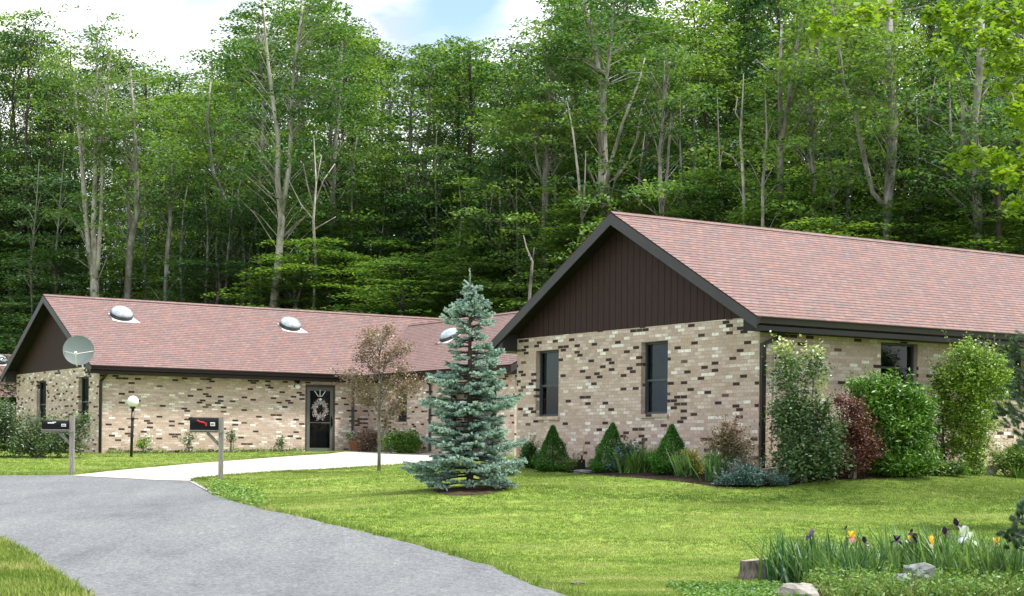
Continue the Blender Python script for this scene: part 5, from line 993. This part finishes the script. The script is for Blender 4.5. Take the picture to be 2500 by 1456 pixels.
rockat('garden_rock', 'small round grey stone in the bottom weeds', 2078, 1455, 18.55, .06, .06, .07, 'rockgrey', 12, 1436)
rockat('garden_rock', 'weathered stone at the foot of the vase-shaped shrub', 2412, 1140, dfy(2412, .9), .16, .12, .12, 'rock', 14)
rockat('garden_rock', 'small dark clod on the open lawn near the road', 1410, 1418, 20.2, .085, .06, .022, 'stump', 15)
b = at(1846, 1400, 20.9); o = empty('tree_stump', (b.x, b.y, H(b.x, b.y))); tag(o, 'weathered grey tree stump at the left end of the iris bed', 'stump')
m = MB(); k = 22; rg = random.Random(4); prf = []
for r, z in ((.22, -.08), (.20, .03), (.185, .12), (.180, .20), (.178, .235)):
    i0 = len(m.v)
    for q in range(k):
        t = 2 * math.pi * q / k; rr_ = r * (1 + .06 * math.sin(5 * t) + .04 * math.sin(11 * t + 1) + rg.uniform(-.02, .02)); m.v.append((rr_ * math.cos(t), rr_ * math.sin(t), z + (.02 * math.cos(t) if z > .1 else 0)))
for j in range(4):
    for q in range(k): m.f.append((j * k + q, j * k + (q + 1) % k, (j + 1) * k + (q + 1) % k, (j + 1) * k + q)); m.uv.append([(0, 0)] * 4)
m.build('bark', M['stump'], o); m2 = MB(); m2.face([(x, y, z + .001) for x, y, z in m.v[4 * k:5 * k]]); m2.build('cut_top', M['cut'], o)
# iris bed
rg = np.random.default_rng(31); IG = 'iris leaf clumps in the lower right flower bed'
irx = [(1925, 20.6), (1950, 20.3), (1975, 20.5), (2005, 20.1), (2045, 20.5), (2075, 20.0), (2115, 20.3), (2150, 20.0), (2185, 20.6), (2225, 20.3), (2265, 20.6), (2300, 20.2), (2335, 20.5), (2370, 20.1), (2400, 20.4), (2440, 20.0), (2475, 20.3), (2510, 20.0), (2250, 19.9), (2330, 19.7), (2420, 19.5), (2100, 19.7), (2480, 19.5)]
for i, (px, Y) in enumerate(irx):
    straps('iris_clump', 'sword-leaved iris clump in the ' + ('front' if Y < 19.9 else 'back') + ' of the flower bed, ' + next(t for l_, t in ((1930, 'touching the stump'), (1960, 'next to the stump end'), (1985, 'under the purple bloom'), (2020, 'right of the purple bloom'), (2060, 'left of the first yellow bloom'), (2090, 'under the first yellow bloom'), (2130, 'right of the first yellow bloom'), (2160, 'left of the low black bloom'), (2200, 'under the low black bloom'), (2240, 'under the double black bloom'), (2280, 'under the plum and yellow bloom'), (2310, 'under the diamond-shaped black bloom'), (2350, 'under the tallest black bloom'), (2385, 'right of the pale blue bloom'), (2425, 'left of the last yellow bloom'), (2460, 'under the last yellow bloom'), (2495, 'beside the young pine'), (2600, 'behind the young pine')) if px < l_), px, Y, 90, .61 * rg.uniform(.72, 1.18), .032, 'iris', .55, .25, .15, group=IG, seed=300 + i, xl=-.25)
straps('tall_weed', 'pale arching weed leaves in front of the grey angular rock', 2175, 18.9, 26, .42, .016, 'weed', .9, .8, .22, seed=71)
straps('tall_weed', 'pale arching weed leaves at the right of the flower bed', 2390, 18.9, 30, .40, .016, 'lime', .9, .8, .25, seed=72)
def bloom(px, py, Y, mats, size, label, kind='iris'):
    b = at(px, py, Y); z0 = H(b.x, Y); o = empty('iris_flower', (b.x, Y, z0)); tag(o, label, 'flower'); hz = b.z - z0; m = MB(); m.tube([(.02, 0, 0), (.015, 0, hz * .6), (0, 0, hz)], .006, 5); m.build('stem', M['iris'], o)
    rg = np.random.default_rng(int(px)); V = []; c = np.array([0, 0, hz])
    def petal(a, elev, L_, W_, curl):
        d = np.array([math.cos(a) * math.cos(elev), math.sin(a) * math.cos(elev), math.sin(elev)]); s_ = np.array([-math.sin(a), math.cos(a), 0]); P_ = []
        for t in np.linspace(0, 1, 6):
            p = c + d * L_ * t + np.array([0, 0, -curl * L_ * t * t]); w_ = W_ * math.sin(math.pi * min(1, t * .78 + .12)); P_ += [p - s_ * w_, p + s_ * w_]
        return P_
    for part, mt, el, cu in (('standards', mats[0], 1.05, -.05), ('falls', mats[1], .15, .75)):
        V = []; Fc = []
        for k in range(3):
            a = 2 * math.pi * k / 3 + (0 if part == 'falls' else 1.0) + px; P_ = petal(a, el + rg.normal(0, .12), size * (1.0), size * .42, cu); i0 = len(V); V += P_; Fc += [[i0 + 2 * i, i0 + 2 * i + 1, i0 + 2 * i + 3, i0 + 2 * i + 2] for i in range(5)]
        np_obj(part, np.array(V), np.array(Fc), M[mt], o, smooth=True)
bloom(1979, 1308, 20.3, ('ppurple', 'pdark'), .085, 'purple and black iris flower, leftmost bloom of the bed')
bloom(2080, 1312, 20.2, ('pyellow', 'pplum'), .09, 'yellow-topped iris flower nearest the purple one')
bloom(2112, 1326, 20.1, ('pdark', 'pdark'), .08, 'black iris flower right of the first yellow-topped one')
bloom(2065, 1290, 20.2, ('pdark', 'pdark'), .035, 'small black iris bud above the first yellow-topped flower')
bloom(2189, 1320, 20.3, ('pdark', 'pdark'), .075, 'low black iris flower half sunk in the leaves mid-bed')
bloom(2224, 1300, 20.3, ('pdark', 'pdark'), .045, 'black iris bud standing above a double black bloom')
bloom(2234, 1318, 20.2, ('pdark', 'pdark'), .085, 'open black iris flower in the middle of the bed')
bloom(2218, 1318, 20.4, ('pyellow', 'pwhite'), .055, 'pale yellow iris flower just left of the open black one')
bloom(2275, 1326, 20.1, ('pyellow', 'pplum'), .09, 'yellow and plum iris flower between two black blooms')
bloom(2307, 1303, 20.2, ('pdark', 'pdark'), .08, 'black diamond-shaped iris flower left of the pale blue one')
bloom(2336, 1284, 20.3, ('pdark', 'pdark'), .095, 'tallest black iris flower beside the pale blue bloom')
bloom(2352, 1312, 20.2, ('pwhite', 'pwhite'), .14, 'large pale blue-white iris flower')
bloom(2368, 1318, 20.3, ('pwhite', 'pwhite'), .10, 'smaller pale blue iris flower behind the large one')
bloom(2433, 1326, 20.1, ('pyellow', 'pplum'), .075, 'yellow and plum iris flower nearest the right pine')
# weeds in front of the iris
P = []; X = rng.uniform(3.42, 6.5, 1500); Y = rng.uniform(17.6, 19.9, 1500)
for i in range(len(X)):
    h_ = rng.uniform(.05, .30) * (1 if X[i] > 3.3 else .35); n_ = 12; P.append(np.stack([X[i] + rng.normal(0, .045, n_), Y[i] + rng.normal(0, .045, n_), H(X[i], Y[i]) + rng.uniform(.1, 1, n_) * h_], 1))
P = np.concatenate(P); V = leaves(P, .055, .022, .1); tag(np_obj('weeds', V, quads(V), M['weed']), 'tangle of low weeds in front of the iris bed', 'weeds', kind='stuff')
blades(X, Y, .24, .009, .85, 2, 'tall_grass', grassmat('tall_blade', .85), .05, 'long arching grass blades among the foreground weeds')
X = rng.uniform(1.9, 3.1, 700); Y = rng.uniform(17.6, 20, 700); P = np.stack([np.repeat(X, 8), np.repeat(Y, 8), hgt(np.repeat(X, 8), np.repeat(Y, 8)) + .04], 1) + rng.normal(0, 1, (5600, 3)) * np.array([.06, .06, .015]); V = leaves(P, .04, .03, .6); tag(np_obj('clover', V, quads(V), M['weed']), 'clover creeping over the lawn left of the tan rock', 'weeds', kind='stuff')
for px, py in ((2022, 1440), (2090, 1430), (2100, 1415)):
    pass
# pines at the right frame edge
def pine(name, label, Y, px0, blobs, ln, seed, wd=.0022, density=200):
    rg = np.random.default_rng(seed); b = at(px0, 1150, Y); z0 = H(b.x, Y); o = empty(name, (b.x, Y, z0)); tag(o, label, 'tree'); off = Vector((b.x, Y, z0)); mb = MB(); Ht = max(at(q[0], q[1], Y).z for q in blobs) - z0 + .2
    mb.tube([(0, 0, -.2), (.02, 0, Ht * .5), (0, 0, Ht)], [.06, .045, .012], 8); seg = []
    for q in blobs:
        c = at(q[0], q[1], Y + rg.uniform(-.3, .3)) - off; s0 = Vector((0, 0, max(.05, c.z - abs(c.x) * .35))); mb.tube([s0, c], [.02, .008], 5, False); d = (c - s0).normalized()
        for i in range(q[3]):
            dd = Vector((d.x + rg.normal(0, .6), d.y + rg.normal(0, .6), d.z + abs(rg.normal(.3, .4)))).normalized(); p = c + Vector(rg.normal(0, 1, 3)) * (q[2] / F * Y * .45); seg.append((np.array(p), np.array(p + dd * q[2] / F * Y * .6)))
    A_ = np.array([s[0] for s in seg]); B_ = np.array([s[1] for s in seg]); n = density; t = rg.uniform(0, 1, (len(seg), n, 1)); base = (A_[:, None] * (1 - t) + B_[:, None] * t).reshape(-1, 3); ax = np.repeat(unit(B_ - A_), n, 0)
    rd = unit(rg.normal(0, 1, ax.shape)); dr = unit(rd * .8 + ax); l_ = rg.uniform(.6, 1, (len(dr), 1)) * ln; wv = unit(np.cross(dr, rg.normal(0, 1, dr.shape))) * wd
    V = np.stack([base - wv, base + wv, base + dr * l_], 1).reshape(-1, 3); mb.build('trunk', M['bark'], o, smooth=True); np_obj('crown', V, np.arange(len(V)).reshape(-1, 3), M['pine'], o)
pine('pine_tree', 'dark long-needled pine at the right frame edge before the house', 24.5, 2570, [(2475, 840, 34, 9), (2500, 870, 34, 8), (2500, 930, 36, 9), (2480, 900, 24, 6), (2478, 1000, 40, 12), (2500, 1040, 34, 9), (2455, 1010, 24, 7), (2520, 980, 50, 12), (2540, 880, 60, 14), (2545, 1060, 60, 12), (2500, 1075, 24, 6), (2560, 800, 50, 10), (2490, 960, 22, 5)] + [(2570 + dx_, y_, 52, 12) for y_ in range(800, 1121, 55) for dx_ in (-8, 60)], .095, 5)
pine('young_pine', 'small dark pine at the lower right corner by the irises', 18.9, 2535, [(2490, 1240, 16, 5), (2480, 1270, 20, 7), (2468, 1300, 20, 7), (2492, 1310, 26, 9), (2480, 1335, 20, 7), (2500, 1265, 24, 7), (2530, 1300, 50, 12), (2540, 1360, 50, 12), (2530, 1240, 40, 8)], .075, 6)
# unused prototypes must not stay
for k, p in enumerate(protos):
    if not usedp[k]:
        for c in list(p.children): bpy.data.objects.remove(c)
        bpy.data.objects.remove(p)
